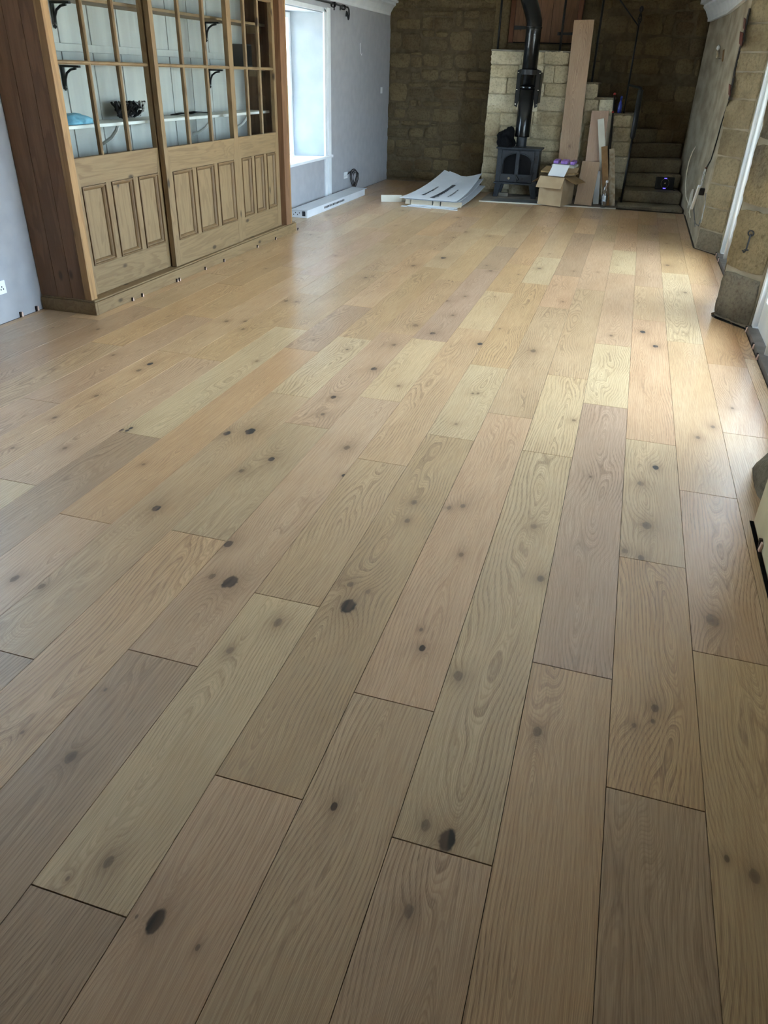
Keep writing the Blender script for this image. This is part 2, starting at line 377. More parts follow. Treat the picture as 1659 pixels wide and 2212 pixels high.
# ------------------------------------------------------------------ stones: shared unit meshes placed by matrix
def unit_stone(seed, nu, nv, mat, rough=0.08, rnd_=0.10, flat=False):
    rn = random.Random(seed); vs = []; fs = []
    for j in range(nv):
        for i in range(nu):
            u = i/(nu-1); v = j/(nv-1)
            eu, ev = abs(u-0.5)*2, abs(v-0.5)*2
            k = max(eu, ev); c = min(eu, ev)
            sh = 1.0-rnd_*(c**3)*(k > 0.99)                       # rounded corners
            h = (0.72+0.28*(1-k**4)) if flat else (0.30+0.70*(1-k**3))
            x = 0.5+(u-0.5)*sh; y = 0.5+(v-0.5)*sh
            if k > 0.99:
                x += rn.uniform(-.5, .5)*rough; y += rn.uniform(-.5, .5)*rough; h = rn.uniform(0.5, 0.8) if flat else rn.uniform(0.15, 0.35)
            else: h += rn.uniform(-0.22, 0.12)
            vs.append((x, y, h))
    n = len(vs)
    rim = list(range(nu))+[j*nu+nu-1 for j in range(1, nv)]+[(nv-1)*nu+i for i in range(nu-2, -1, -1)]+[j*nu for j in range(nv-2, 0, -1)]
    for j in range(nv-1):
        for i in range(nu-1): fs.append((j*nu+i, j*nu+i+1, (j+1)*nu+i+1, (j+1)*nu+i))
    for i in rim: vs.append((vs[i][0], vs[i][1], -0.4))
    for t in range(len(rim)):
        t2 = (t+1) % len(rim); fs.append((rim[t2], rim[t], n+t, n+t2))
    me = bpy.data.meshes.new('stone'); me.from_pydata(vs, [], fs); me.materials.append(MT[mat])
    me.polygons.foreach_set('use_smooth', [True]*len(me.polygons)); return me
STONES = {}
def stone(parent, o, U, V, N, mat='stone', depth=0.03, fine=False, name='stone'):
    """a stone filling the parallelogram o, o+U, o+V and standing depth proud along N"""
    key = (mat, fine)
    if key not in STONES:
        STONES[key] = [unit_stone(100+i, 8 if fine else 5, 8 if fine else 4, mat, 0.035 if fine else 0.10, 0.035 if fine else 0.10, fine) for i in range(10)]
    me = R0.choice(STONES[key]); ob = bpy.data.objects.new(name, me); COL.objects.link(ob)
    o, U, V, N = Vector(o), Vector(U), Vector(V), Vector(N).normalized()*depth
    ob.parent = parent
    pb = wbase(parent); o = o-pb
    ob.matrix_local = Matrix(((U.x, V.x, N.x, o.x), (U.y, V.y, N.y, o.y), (U.z, V.z, N.z, o.z), (0, 0, 0, 1)))
    return ob
def courses(parent, o, U, V, N, wu, hv, mat, depth=0.03, gap=0.014, seed=1, skip=None, fine=False):
    """irregular coursed rubble over the rectangle o, o+U, o+V"""
    rn = random.Random(seed); o, U, V = Vector(o), Vector(U), Vector(V)
    lu, lv = U.length, V.length; un, vn = U/lu, V/lv
    z = 0.0
    while z < lv-0.03:
        hh = min(rn.uniform(*hv), lv-z)
        if lv-z-hh < hv[0]*0.5: hh = lv-z
        x = -rn.uniform(0, wu[0])*0.5
        x = 0.0
        while x < lu-0.03:
            ww = min(rn.uniform(*wu), lu-x)
            if lu-x-ww < wu[0]*0.5: ww = lu-x
            dz = rn.uniform(-.012, .012)
            if not (skip and skip(x+ww/2, z+hh/2)):
                if hh > 0.2 and ww < 0.2 and rn.random() < 0.5:
                    for q in (0, 1):
                        stone(parent, o+un*(x+gap/2)+vn*(z+q*hh/2+gap/2), un*(ww-gap), vn*(hh/2-gap), N, mat, depth*rn.uniform(.6, 1.2), fine)
                else:
                    stone(parent, o+un*(x+gap/2)+vn*(z+gap/2+dz), un*(ww-gap), vn*(hh-gap), N, mat, depth*rn.uniform(.6, 1.2), fine)
            x += ww
        z += hh

# ================================================================== FLOOR
XL, XR = -2.70, 2.05
YB, YN = 13.10, -2.5
floor = MB().box((XL-0.5, YN-0.3, -0.16), (2.6, YB+0.3, -0.020)).build('floor', 'concrete')
tag(floor, 'wide oak plank floor running the length of the room', 'floor', kind='structure')
ROOM = [(-2.69, YN+.01), (2.03, YN+.01), (2.03, 3.32), (2.235, 3.62), (2.235, 5.93), (2.05, 6.16), (2.025, 6.22), (2.03, 6.32), (2.235, 6.60),
        (2.235, 8.74), (2.03, 9.06), (2.03, 11.56), (1.13, 11.54), (-0.78, 11.32), (-0.78, YB-.03), (-2.69, YB-.03)]
def clip_rect(poly, x0, x1, y0, y1):
    def cl(p, inside, cross):
        out = []
        for i in range(len(p)):
            a, b = p[i-1], p[i]
            if inside(b):
                if not inside(a): out.append(cross(a, b))
                out.append(b)
            elif inside(a): out.append(cross(a, b))
        return out
    def cx(x): return lambda a, b: (x, a[1]+(b[1]-a[1])*(x-a[0])/(b[0]-a[0]))
    def cy(y): return lambda a, b: (a[0]+(b[0]-a[0])*(y-a[1])/(b[1]-a[1]), y)
    p = poly
    for ins, cr in ((lambda q: q[0] >= x0, cx(x0)), (lambda q: q[0] <= x1, cx(x1)), (lambda q: q[1] >= y0, cy(y0)), (lambda q: q[1] <= y1, cy(y1))):
        p = cl(p, ins, cr)
        if len(p) < 3: return []
    out = []
    for q in p:
        if not out or (abs(q[0]-out[-1][0])+abs(q[1]-out[-1][1])) > 1e-4: out.append(q)
    if len(out) > 1 and abs(out[0][0]-out[-1][0])+abs(out[0][1]-out[-1][1]) < 1e-4: out.pop()
    return out
JOINTS = {-12: [3.1], -11: [5.3, 2.0], -10: [6.6, 4.35], -9: [4.77, 1.5], -8: [3.93, 7.3], -7: [3.0, 6.4], -6: [3.94, 6.19], -5: [2.22, 5.59], -4: [2.81, 8.46],
          -3: [2.06, 4.29, 5.41, 7.71], -2: [1.32, 3.55, 4.65, 6.94], -1: [2.1, 3.2, 6.53, 8.85], 0: [1.45, 3.67, 4.8, 7.07, 8.22, 9.73],
          1: [0.72, 1.84, 2.94, 5.16, 6.29], 2: [1.11, 3.32, 4.43, 6.7, 7.86], 3: [1.5, 3.7, 5.98, 7.12, 9.41], 4: [1.08, 3.3, 4.42, 6.68, 9.01, 10.1],
          5: [1.8, 4.03, 5.17, 7.42, 8.57], 6: [1.39, 2.5, 3.62, 5.9, 7.0, 9.29], 7: [2.02, 3.14, 5.42, 7.66, 8.82], 8: [3.88, 5.02, 7.3], 9: [5.21, 7.4]}
TONES = dict(N='d3af85', P='d2ad88', R='c2a084', B='ceaa7c', Y='d7ba90', G='cdad84', D='be9d7b', O='d0a97d', E='a88a6c', S='b0907a')
TONE_AT = {(5, 2.5): 'R', (1, 2.4): 'G', (2, 2.2): 'B', (3, 2.6): 'P', (4, 2.2): 'Y', (0, 2.5): 'P', (1, 1.2): 'Y', (-1, 1.2): 'N', (-1, 2.6): 'G', (0, 0.9): 'D',
           (2, 0.6): 'P', (1, 0.3): 'D', (3, 0.9): 'N', (5, 1.2): 'N', (4, 0.6): 'P', (6, 1.9): 'B', (6, 0.9): 'D', (6, 3.0): 'G', (7, 2.5): 'P', (7, 1.4): 'B',
           (6, 4.5): 'P', (5, 4.6): 'Y', (5, 6.2): 'P', (4, 3.9): 'Y', (4, 5.5): 'N', (3, 4.8): 'N', (2, 3.9): 'Y', (1, 4.0): 'N', (0, 4.2): 'Y', (-2, 4.1): 'Y', (-1, 4.5): 'P',
           (-3, 3.2): 'O', (-3, 4.9): 'D', (-2, 5.8): 'B', (-4, 1.9): 'D', (-4, 5.0): 'B', (3, 8.2): 'D', (2, 7.3): 'Y', (2, 5.5): 'B', (1, 5.7): 'Y', (0, 6.0): 'R', (-1, 7.0): 'B',
           (7, 6.5): 'Y', (7, 4.2): 'N', (7, 8.2): 'B', (8, 3.2): 'N', (8, 4.5): 'P', (-2, 2.4): 'N', (-3, 1.2): 'P', (-2, 0.6): 'D', (-3, 6.5): 'N', (0, 7.6): 'D', (0, 9.0): 'N', (5, 8.0): 'Y', (6, 8.1): 'P',
           (4, 8.0): 'P', (4, 9.6): 'G', (3, 6.5): 'P', (-5, 4.0): 'B', (-6, 5.0): 'N', (-9, 3.0): 'D', (-8, 5.5): 'B', (-10, 3.0): 'D', (-11, 3.0): 'D'}
KNOTS = [(497,1257,19),(458,1245,8),(337,1098,10),(490,936,11),(540,932,15),(586,992,10),(523,1017,9),(494,1175,11),(752,1309,19),(757,1262,8),(795,1278,7),(600,1345,11),
 (497,1405,9),(152,1636,14),(228,1490,4),(48,1582,5),(722,1742,9),(235,1862,12),(146,1898,5),(337,1990,23),(427,2047,6),(295,1980,4),(965,1815,22),(920,1783,12),(882,1968,13),
 (912,1400,8),(910,1360,5),(996,1198,7),(990,1460,12),(1065,1523,5),(1046,1335,5),(1122,1250,7),(1168,1250,9),(1153,1137,8),(1160,1580,11),(1415,1530,9),(1410,1558,5),(1370,1567,6),
 (1540,1340,16),(1630,1893,14),(1570,1855,7),(1397,1135,11),(1385,1045,10),(1416,1010,9),(1350,1190,8),(1385,1205,8),(1540,922,7),(1508,945,7),(1240,908,6),(1182,1040,6),
 (1388,717,8),(1416,748,8),(720,858,9),(697,895,6),(808,797,10),(749,967,10),(742,1027,6),(985,988,6),(880,1125,7),(912,1132,4),(893,1085,8),(970,1097,6),(1000,1093,6),(985,916,5),
 (1033,850,5),(1021,850,4),(1037,743,8),(935,720,9),(275,930,6),(262,929,7),(283,925,6),(27,968,6),(140,968,7),(310,1003,6),(324,786,8),(300,800,7),(90,1267,8),(32,1250,9),
 (958,557,8),(893,574,7),(897,703,9),(850,745,7),(1006,501,6),(1152,758,9),(1165,580,6),(978,681,5),(1005,640,4),(965,650,6),(245,767,5),(212,711,5),(530,694,6),(490,694,6),(525,711,5),
 (618,650,6),(640,652,5),(208,855,6),(118,902,6),(1442,573,6),(1480,632,6),(1320,725,5),(1058,510,4),(989,470,5),(1060,585,6),(790,600,5),(555,780,5),(870,455,4)]
DARK = {(497,1257),(337,1990),(965,1815),(337,1098),(490,936),(540,932),(586,992),(720,858),(808,797),(935,720),(742,1027),(722,1742),(494,1175),(1388,717),(1416,748),(262,929),(275,930),(283,925),(1037,743),(1416,1010),(752,1309),(958,557),(324,786),(912,1400)}
kn_by = {}
for kx, ky, kr in KNOTS:
    p = atz(kx, ky); r = (atz(kx+kr, ky)-p).length
    kn_by.setdefault(math.floor(p.x/W), []).append((p.x, p.y, r*(0.95 if ky > 1050 else 0.75), 1.0 if (kx, ky) in DARK else 0.5))
rp = random.Random(5)
for k in range(-12, 10):
    js = sorted(JOINTS.get(k, [3.0]))
    full = []
    for i, j in enumerate(js):
        full.append(j)
        if i+1 < len(js):
            g_ = js[i+1]-j; n_ = max(1, round(g_/2.22)) if g_ > 2.6 else 1
            full += [j+g_*t/n_ for t in range(1, n_)]
    while full[0] > YN: full.insert(0, full[0]-2.22)
    while full[-1] < YB: full.append(full[-1]+(2.24 if rp.random() < .7 else 1.12))
    for y0, y1 in zip(full[:-1], full[1:]):
        x0, x1 = k*W+0.0005, (k+1)*W-0.0005
        poly = clip_rect(ROOM, x0, x1, y0+0.0013, y1-0.0013)
        if len(poly) < 3: continue
        xs = [p[0] for p in poly]; ys = [p[1] for p in poly]
        if max(xs)-min(xs) < 0.012 or max(ys)-min(ys) < 0.02: continue
        cx_, cy_ = (x0+x1)/2, (y0+y1)/2
        # chamfered board: top face inset by the micro-bevel
        n = len(poly); area = sum(poly[i-1][0]*poly[i][1]-poly[i][0]*poly[i-1][1] for i in range(n))
        if area < 0: poly.reverse()
        mx, my = sum(xs)/n, sum(ys)/n
        def inset(p, ex, ey):
            q = [p[0], p[1]]
            if abs(p[0]-x0) < 2e-3: q[0] += ex
            elif abs(p[0]-x1) < 2e-3: q[0] -= ex
            if abs(p[1]-y0) < 2e-3: q[1] += ey
            elif abs(p[1]-y1) < 2e-3: q[1] -= ey
            return q
        top = [inset(p, 0.0006, 0.0005) for p in poly]
        vs = [(p[0]-cx_, p[1]-cy_, -0.018) for p in poly]+[(p[0]-cx_, p[1]-cy_, -0.0018) for p in poly]+[(p[0]-cx_, p[1]-cy_, 0.0) for p in top]
        fs = [tuple(range(n-1, -1, -1)), tuple(range(2*n, 3*n))]
        for L_ in (0, 1):
            fs += [(L_*n+i, L_*n+(i+1) % n, (L_+1)*n+(i+1) % n, (L_+1)*n+i) for i in range(n)]
        me = bpy.data.meshes.new('plank'); me.from_pydata(vs, [], fs); me.materials.append(MT['oak'])
        o = bpy.data.objects.new('plank', me); COL.objects.link(o); o.parent = floor
        o.location = Vector((cx_, cy_, 0))-wbase(floor)
        t = None
        for (tk, ty), c in TONE_AT.items():
            if tk == k and y0 <= ty <= y1: t = c
        t = t or rp.choice('NNPBBYGPO')
        c = lin(TONES[t]); j_ = rp.uniform(0.94, 1.06); j2 = rp.uniform(-.03, .03)
        o['tone'] = [c[0]*j_*(1+j2), c[1]*j_, c[2]*j_*(1-j2)]
        o['seed'] = rp.uniform(0, 90)
        o['style'] = [rp.uniform(-.07, .07), rp.uniform(0.0, 0.06)*rp.choice((-1, 1)), 1.0 if (k, t) == (4, 'Y') and y0 < 2 else rp.uniform(.5, .95)]
        ks = sorted([q for q in kn_by.get(k, []) if y0 <= q[1] <= y1], key=lambda q: -q[2])[:5]
        if not ks and rp.random() < .5:
            ks = [(cx_+rp.uniform(-.08, .08), rp.uniform(y0+.15, y1-.15), rp.uniform(.006, .012), .5)]
        for i in range(5):
            o['knot%d' % i] = [ks[i][0]-cx_, 0.62*(ks[i][1]-cy_), ks[i][3], ks[i][2]] if i < len(ks) else [0.0, 9.0, 0.0, 0.004]

# outside ground
gr = MB().box((-40, -40, -0.30), (40, 50, -0.18)).build('ground', 'grass')
tag(gr, 'pale paved ground outside the windows', 'ground', kind='structure')

# ================================================================== ROOM SHELL
ZC = 2.62
wl = MB()
xo = XL-0.5
def seg(y0, y1, z0, z1): wl.box((xo, y0, z0), (XL, y1, z1))
W1 = (8.90, 10.18, 0.58, 2.17); W2 = (2.5, 3.5, 0.85, 2.15)
seg(YN-.3, W2[0], 0, ZC); seg(W2[0], W2[1], 0, W2[2]); seg(W2[0], W2[1], W2[3], ZC)
seg(W2[1], W1[0], 0, ZC); seg(W1[0], W1[1], 0, W1[2]-.035); seg(W1[0], W1[1], W1[3], ZC); seg(W1[1], YB+.4, 0, ZC)
wall_left = wl.build('wall_left', 'plaster'); tag(wall_left, 'white plastered wall behind the pine dresser and the sash window', 'wall', kind='structure')
MB().zprism([(XL-.001, W1[1]), (XL-.35, 10.0), (xo+.02, 10.0), (xo+.02, W1[1])], W1[2], W1[3]-.002).build('window_reveal', 'reveal', wall_left)
MB().box((xo+.02, W1[0], W1[2]), (XL-.001, W1[0]+.012, W1[3]-.002)).build('window_reveal', 'reveal', wall_left)
MB().box((xo+.02, W1[0]+.012, W1[3]-.012), (XL-.001, W1[1], W1[3]-.001)).build('window_reveal', 'reveal', wall_left)

wr = MB()
wr.zprism([(XR, 9.08), (2.27, 8.76), (2.6, 8.76), (2.6, 13.5), (1.93, 13.5), (1.93, 13.0), (XR, 11.4)], 0, ZC)
wr.zprism([(XR, 6.25), (2.27, 5.95), (2.6, 5.95), (2.6, 6.62), (2.27, 6.62), (XR, 6.30)], 0, ZC)
wr.zprism([(XR, YN-.3), (2.6, YN-.3), (2.6, 3.6), (2.27, 3.6), (XR, 3.3)], 0, ZC)
wr.box((2.2, 6.62, 2.2), (2.6, 8.76, ZC)); wr.box((2.2, 3.6, 2.2), (2.6, 5.95, ZC))
wall_right = wr.build('wall_right', 'render'); tag(wall_right, 'rough cement and sandstone wall with deep glazed door openings', 'wall', kind='structure')

wb = MB().box((XL-.5, YB, 0), (2.6, YB+.4, ZC))
wall_back = wb.build('wall_back', 'mortar'); tag(wall_back, 'brown rubble sandstone wall at the stove end', 'wall', kind='structure')
wn = MB(); wn.box((XL-.5, YN-.3, 0), (2.6, YN, ZC))
wall_front = wn.build('wall_front', 'mortar'); tag(wall_front, 'plain brown stone end wall opposite the stove', 'wall', kind='structure')
ceiling = box('ceiling', (XL-.5, YN-.3, ZC), (2.6, YB+.4, ZC+.12), 'ceilp'); tag(ceiling, 'pale plastered ceiling above the cornice', 'ceiling', kind='structure')

for nm, x0, x1 in (('eaves_blocker_left', -3.95, XL-.5), ('eaves_blocker_right', 2.6, 3.9)):  # unseen eaves, added to block steep skylight close to the openings
    tag(MB().prism([(x0, YN-.6, 2.50 if x0 < 0 else 2.62), (x1, YN-.6, 2.62 if x0 < 0 else 2.50), (x1, YN-.6, 2.70 if x0 < 0 else 2.58), (x0, YN-.6, 2.58 if x0 < 0 else 2.70)], (0, YB-YN+1.2, 0)).build(nm, 'brownpine'), 'added brown eaves board cutting skylight outside the ' + ('sash windows' if x0 < 0 else 'glazed doors'), 'added eaves', kind='structure')
# cornices
def cornice(name, x, sgn, y0, y1, label):
    prof = [(0, 2.30), (.03, 2.30), (.035, 2.335), (.075, 2.40), (.11, 2.43), (.11, 2.455), (.15, 2.46), (.15, 2.49), (0, 2.50)]
    o = MB().prism([(x+sgn*a, y0, z) for a, z in prof], (0, y1-y0, 0)).build(name, 'gloss'); tag(o, label, 'cornice', kind='structure'); return o
cornice('trim_1', XL, 1, YN, 12.97, 'white moulded cornice above the sash window')
prof = [(0, 2.28), (.04, 2.28), (.045, 2.32), (.09, 2.40), (.13, 2.44), (.13, 2.47), (.18, 2.48), (.18, 2.53), (0, 2.54)]
c2 = MB(); rows = [[(bx_-a, by_, z) for a, z in prof] for bx_, by_ in ((XR, 8.9), (XR, 11.4), (1.93, 12.98))]
vs = [p for r in rows for p in r]; n = len(prof)
c2.add(vs, [tuple(range(n)), tuple(range(3*n-1, 2*n-1, -1))]+[(r*n+i, r*n+(i+1) % n, (r+1)*n+(i+1) % n, (r+1)*n+i) for r in (0, 1) for i in range(n)])
tag(c2.build('trim_2', 'gloss'), 'white moulded cornice above the cracked wall', 'cornice', kind='structure')

# ---------------- back wall stones (traced positions on the wall plane)
S1 = 5.184
RECT = """215,0,370,95;375,0,510,100;520,0,770,90;780,0,1120,90;1130,0,1450,95;240,110,440,200;300,208,560,330;580,190,700,325;600,112,930,182;710,195,930,335;950,110,1030,300;1045,110,1225,200;1045,210,1210,325;1235,110,1420,330;215,110,235,330
215,350,350,545;360,370,570,560;580,335,720,415;650,430,870,570;885,345,1140,560;1150,345,1370,560;730,345,875,420;215,590,440,755;450,630,580,755;590,590,775,740;790,590,930,765;945,600,1190,760;1205,580,1350,775;455,575,580,620
215,780,285,895;290,800,445,895;450,805,560,900;570,770,765,895;780,780,965,890;975,785,1075,915;1085,790,1340,900;210,915,415,1125;430,985,700,1095;430,910,650,975;660,905,860,978;720,988,1040,1110;880,905,1050,980;1060,990,1315,1105;1065,915,1330,980
190,1150,255,1320;265,1215,395,1320;265,1140,425,1205;435,1115,515,1190;525,1120,575,1190;585,1125,800,1190;810,1125,985,1195;410,1205,675,1340;690,1210,990,1365;1005,1130,1220,1368;1230,1120,1320,1370;190,1335,330,1410;345,1345,505,1405;520,1350,660,1405;675,1375,755,1415
180,1425,415,1535;430,1425,590,1535;605,1415,745,1550;760,1380,1100,1560;1110,1385,1290,1565;175,1555,270,1725;282,1555,450,1645;465,1555,590,1630;285,1655,580,1755;592,1645,780,1760;790,1620,1000,1775;1010,1590,1270,1705;600,1570,780,1635;795,1570,990,1612
170,1775,475,1900;490,1770,690,1895;700,1785,870,1905;880,1790,1100,1900;1110,1720,1265,1900;170,1910,465,1980;478,1910,725,1995;740,1915,1005,2005;1020,1910,1250,2065"""
YW = YB-0.005
for q in RECT.replace('\n', ';').split(';'):
    a, b, c, d = map(float, q.split(','))
    p0 = aty(800+a/S1, d/S1, YB); p1 = aty(800+c/S1, d/S1, YB); p2 = aty(800+a/S1, b/S1, YB)
    stone(wall_back, (p0.x+.006, YW, max(p0.z, 0.005)+.006), (p1.x-p0.x-.012, 0, 0), (0, 0, p2.z-max(p0.z, 0.005)-.012), (0, -1, 0), 'stone', 0.035*R0.uniform(.7, 1.3))
S2 = 4.62
RECT2 = """20,0,105,90;110,0,560,95;570,0,840,100;850,0,1060,100;20,150,240,335;250,150,340,335;390,135,590,345;600,140,700,350;715,110,900,200;720,210,910,355;920,110,1040,360;20,395,120,545;130,400,400,555;410,365,680,555;690,370,850,565;860,380,1060,565;20,590,80,725;90,590,230,725;240,575,555,740;570,590,710,745;720,580,900,745;910,580,1040,760"""
for q in RECT2.split(';'):
    a, b, c, d = map(float, q.split(','))
    p0 = aty(1300+a/S2, d/S2, YB); p1 = aty(1300+c/S2, d/S2, YB); p2 = aty(1300+a/S2, b/S2, YB)
    stone(wall_back, (p0.x+.006, YW, p0.z+.006), (min(p1.x, 1.93)-p0.x-.012, 0, 0), (0, 0, p2.z-p0.z-.012), (0, -1, 0), 'stone', 0.035*R0.uniform(.7, 1.3))
courses(wall_back, (0.55, YW, 0.2), (1.38, 0, 0), (0, 0, 1.32), (0, -1, 0), (.16, .42), (.12, .26), 'stone', .03, seed=4)
courses(wall_back, (0.26, YW, 1.55), (0.28, 0, 0), (0, 0, 1.05), (0, -1, 0), (.16, .3), (.14, .26), 'stone', .03, seed=6)
courses(wall_back, (-2.68, YW, 2.42), (3.1, 0, 0), (0, 0, .19), (0, -1, 0), (.2, .45), (.14, .2), 'stone', .03, seed=8, skip=lambda x, z: x > 1.75)
courses(wall_back, (0.56, YW, 2.48), (1.36, 0, 0), (0, 0, .13), (0, -1, 0), (.2, .45), (.12, .14), 'stone', .03, seed=9)

# ---------------- right wall jamb stones
def jamb(ya, yb, xa, xb, levels, mat, depth, mort=0.012, seed=0, over=0.0, foot='pierdark'):
    rn = random.Random(seed)
    A = Vector((xa, ya, 0)); B = Vector((xb, yb, 0)); U = B-A; N = Vector((-(B-A).y, (B-A).x, 0)); N = N if N.y < 0 else -N
    for z0, z1 in zip(levels[:-1], levels[1:]):
        e = rn.uniform(-.01, over)
        stone(wall_right, A-U.normalized()*e+Vector((0, 0, z0+mort/2)), U+U.normalized()*e, (0, 0, z1-z0-mort), N, foot if z0 == 0 else mat, depth*rn.uniform(.8, 1.2), True)
jamb(9.06, 8.77, XR+.012, 2.265, [0.0, .21, .43, .66, .92, 1.17, 1.43, 1.66, 1.82, 2.05, 2.30, 2.6], 'quoin', .016, .016, 3, .03)
jamb(6.25, 5.96, XR, 2.265, [0.0, .36, .80, 1.22, 1.55, 1.9, 2.25, 2.6], 'pier', .022, .035, 5, .01)
# pier face to the room, hidden side and the near pier
courses(wall_right, (XR+.005, 3.28, 0.5), (0, -2.6, 0), (0, 0, 2.1), (-1, 0, 0), (.25, .5), (.2, .35), 'pier', .03, seed=13)
jamb(6.31, 6.61, XR, 2.265, [0, .3, .6, .95, 1.3, 1.7, 2.1, 2.6], 'pier', .02, .02, 6)
# rounded footing boulder of the near pier
fb = MB(); pts = []
for i in range(9):
    row = []
    for j in range(17):
        th = math.pi/2*i/8; ph = 2*math.pi*j/16
        d = Vector((math.cos(ph)*math.cos(th), math.sin(ph)*math.cos(th), math.sin(th)))
        k = 1+0.22*noise.noise(d*2.3+Vector((3, 1, 7)))
        k2 = max(abs(d.x), abs(d.y))**.3+.15
        row.append(Vector((2.085, 3.30, 0.0))+Vector((d.x*.075, d.y*.22, d.z*.16))*k*k2)
    pts.append(row)
fb.grid(pts); fb.build('footing_boulder', 'pierdark', wall_right, smooth=True)

# crack down the cement beside the door jamb
CR = [(1620, 18, 5), (1613, 50, 7), (1608, 72, 6), (1606, 88, 9), (1599, 104, 6), (1594, 125, 6), (1588, 150, 6), (1583, 180, 6), (1577, 208, 5), (1569, 235, 3), (1560, 262, 2), (1548, 305, 2), (1536, 345, 2), (1526, 362, 4), (1519, 390, 2)]
crk = MB(); pa = []; pb_ = []
for x, y, w_ in CR:
    w_ *= .6; p = atx(x-w_/2, y, XR-.004); q = atx(x+w_/2, y, XR-.004); pa.append(p); pb_.append(q)
crk.sheet([pa, pb_], (-.004, 0, 0)); crk.build('wall_crack', 'crack', wall_right)
for x, y, w_, h_ in ((1602, 84, 5, 16), (1577, 195, 3, 14), (1525, 363, 2, 2), (1609, 52, 3, 14)):
    MB().sheet([[atx(x-w_/2, y-h_, XR-.012), atx(x-w_, y+h_*.6, XR-.012)], [atx(x+w_*.8, y-h_*.8, XR-.012), atx(x+w_*.1, y+h_, XR-.012)]], (-.004, 0, 0)).build('crack_timber', 'rust', wall_right)

# ================================================================== DOORS in the right wall
def glazed_door(name, y0, y1, x, label, splits):
    d = thing(name, (x, (y0+y1)/2, 0), label, 'door', kind='structure')
    f = MB(); t = .065; zt = 2.2
    f.box((x, y0, 0.03), (x+.09, y0+t, zt)); f.box((x, y1-t, 0.03), (x+.09, y1, zt)); f.box((x, y0+t, zt-t), (x+.09, y1-t, zt))
    f.build('frame', 'gloss', d, bevel=.006)
    box('threshold', (x-.03, y0+.01, -.01), (x+.16, y1-.01, .03), 'sill', d)
    ys = [y0+t]+list(splits)+[y1-t]
    for i, (a, b) in enumerate(zip(ys[:-1], ys[1:])):
        a += .004; b -= .004
        l = MB(); s = .075; x0, x1 = x+.03, x+.075
        l.box((x0, a, .04), (x1, a+s, zt-t-.005)); l.box((x0, b-s, .04), (x1, b, zt-t-.005))
        l.box((x0, a+s, .04), (x1, b-s, .24)); l.box((x0, a+s, zt-t-.12), (x1, b-s, zt-t-.005))
        lf = l.build('door_leaf', 'gloss', d, bevel=.006)
        box('pane', (x0+.018, a+s, .24), (x0+.024, b-s, zt-t-.12), 'glass', lf)
        if i: MB().tube([(x+.022, a-.004, .045), (x+.022, a-.004, zt-t-.01)], .030, 12).build('astragal_bead', 'gloss', d, smooth=True)
    return d
glazed_door('door_1', 6.63, 8.755, 2.275, 'white glazed doors beyond the sandstone pier', (7.48, 8.34))
glazed_door('door_2', 3.61, 5.945, 2.275, 'white glazed doors before the sandstone pier', (4.4, 5.2))

# iron hook on the pier
ih = thing('cabin_hook', tuple(atx(1608, 543, 2.2)), 'black iron cabin hook hanging on the sandstone pier', 'hook')
def on_pier(px, py, off=.05):
    # point on the splayed pier face
    A = Vector((XR, 6.25, 0)); N = Vector((-.3, -.22, 0)).normalized(); d = ray(px, py)
    return CAM+d*((A+N*off-CAM).dot(N)/d.dot(N))
ih.location = on_pier(1608, 543); BASE[ih.name] = on_pier(1608, 543)
MB().tube([on_pier(1622, 506), on_pier(1619, 515), on_pier(1616, 525), on_pier(1613, 535), on_pier(1611, 541), on_pier(1607, 545), on_pier(1604, 541)], .006, 8).build('hook_bar', 'black', ih, smooth=True)
MB().tube([on_pier(1622+6*math.cos(a), 504+6*math.sin(a), .045) for a in [i*math.pi/5 for i in range(11)]], .005, 8).build('eye', 'black', ih, smooth=True)
MB().lathe([(.016, -.003), (.016, .003)], on_pier(1612, 540, .05), 10).build('plate', 'black', ih)

# ================================================================== WINDOWS on the left wall
def sash_window(name, y0, y1, z0, z1, x, label, bars=2):
    d = thing(name, (x, (y0+y1)/2, z0), label, 'window', kind='structure')
    f = MB(); t = .06
    f.box((x-.12, y0, z0), (x, y0+t, z1)); f.box((x-.12, y1-t, z0), (x, y1, z1)); f.box((x-.12, y0+t, z1-t), (x, y1-t, z1)); f.box((x-.12, y0+t, z0), (x, y1-t, z0+.04))
    f.build('window_frame', 'gloss', d, bevel=.005)
    zm = (z0+z1)/2
    for k, (a, b, xx) in enumerate(((z0+.045, zm+.02, x-.045), (zm-.02, z1-t-.003, x-.095))):
        s = MB(); r = .05; ya, yb = y0+t+.003, y1-t-.003
        s.box((xx-.02, ya, a), (xx+.02, ya+r, b)); s.box((xx-.02, yb-r, a), (xx+.02, yb, b)); s.box((xx-.02, ya+r, a), (xx+.02, yb-r, a+r)); s.box((xx-.02, ya+r, b-r), (xx+.02, yb-r, b))
        sh = s.build('sash', 'gloss', d, bevel=.004)
        for i in range(1, bars+1):
            yy = ya+r+(yb-ya-2*r)*i/(bars+1); box('glazing_bar', (xx-.014, yy-.01, a+r), (xx+.014, yy+.01, b-r), 'gloss', sh)
        zz = (a+b)/2; box('glazing_bar', (xx-.013, ya+r, zz-.01), (xx+.013, yb-r, zz+.01), 'gloss', sh)
        box('pane', (xx-.003, ya+r, a+r), (xx+.003, yb-r, b-r), 'glass', sh)
    return d
sash_window('window_1', 8.925, 9.995, .59, 2.15, XL-.35, 'white sash window beyond the pine dresser')
sash_window('window_2', W2[0]+.01, W2[1]-.01, W2[2]+.01, W2[3]-.01, XL-.3, 'white sash window ahead of the dresser', 2)
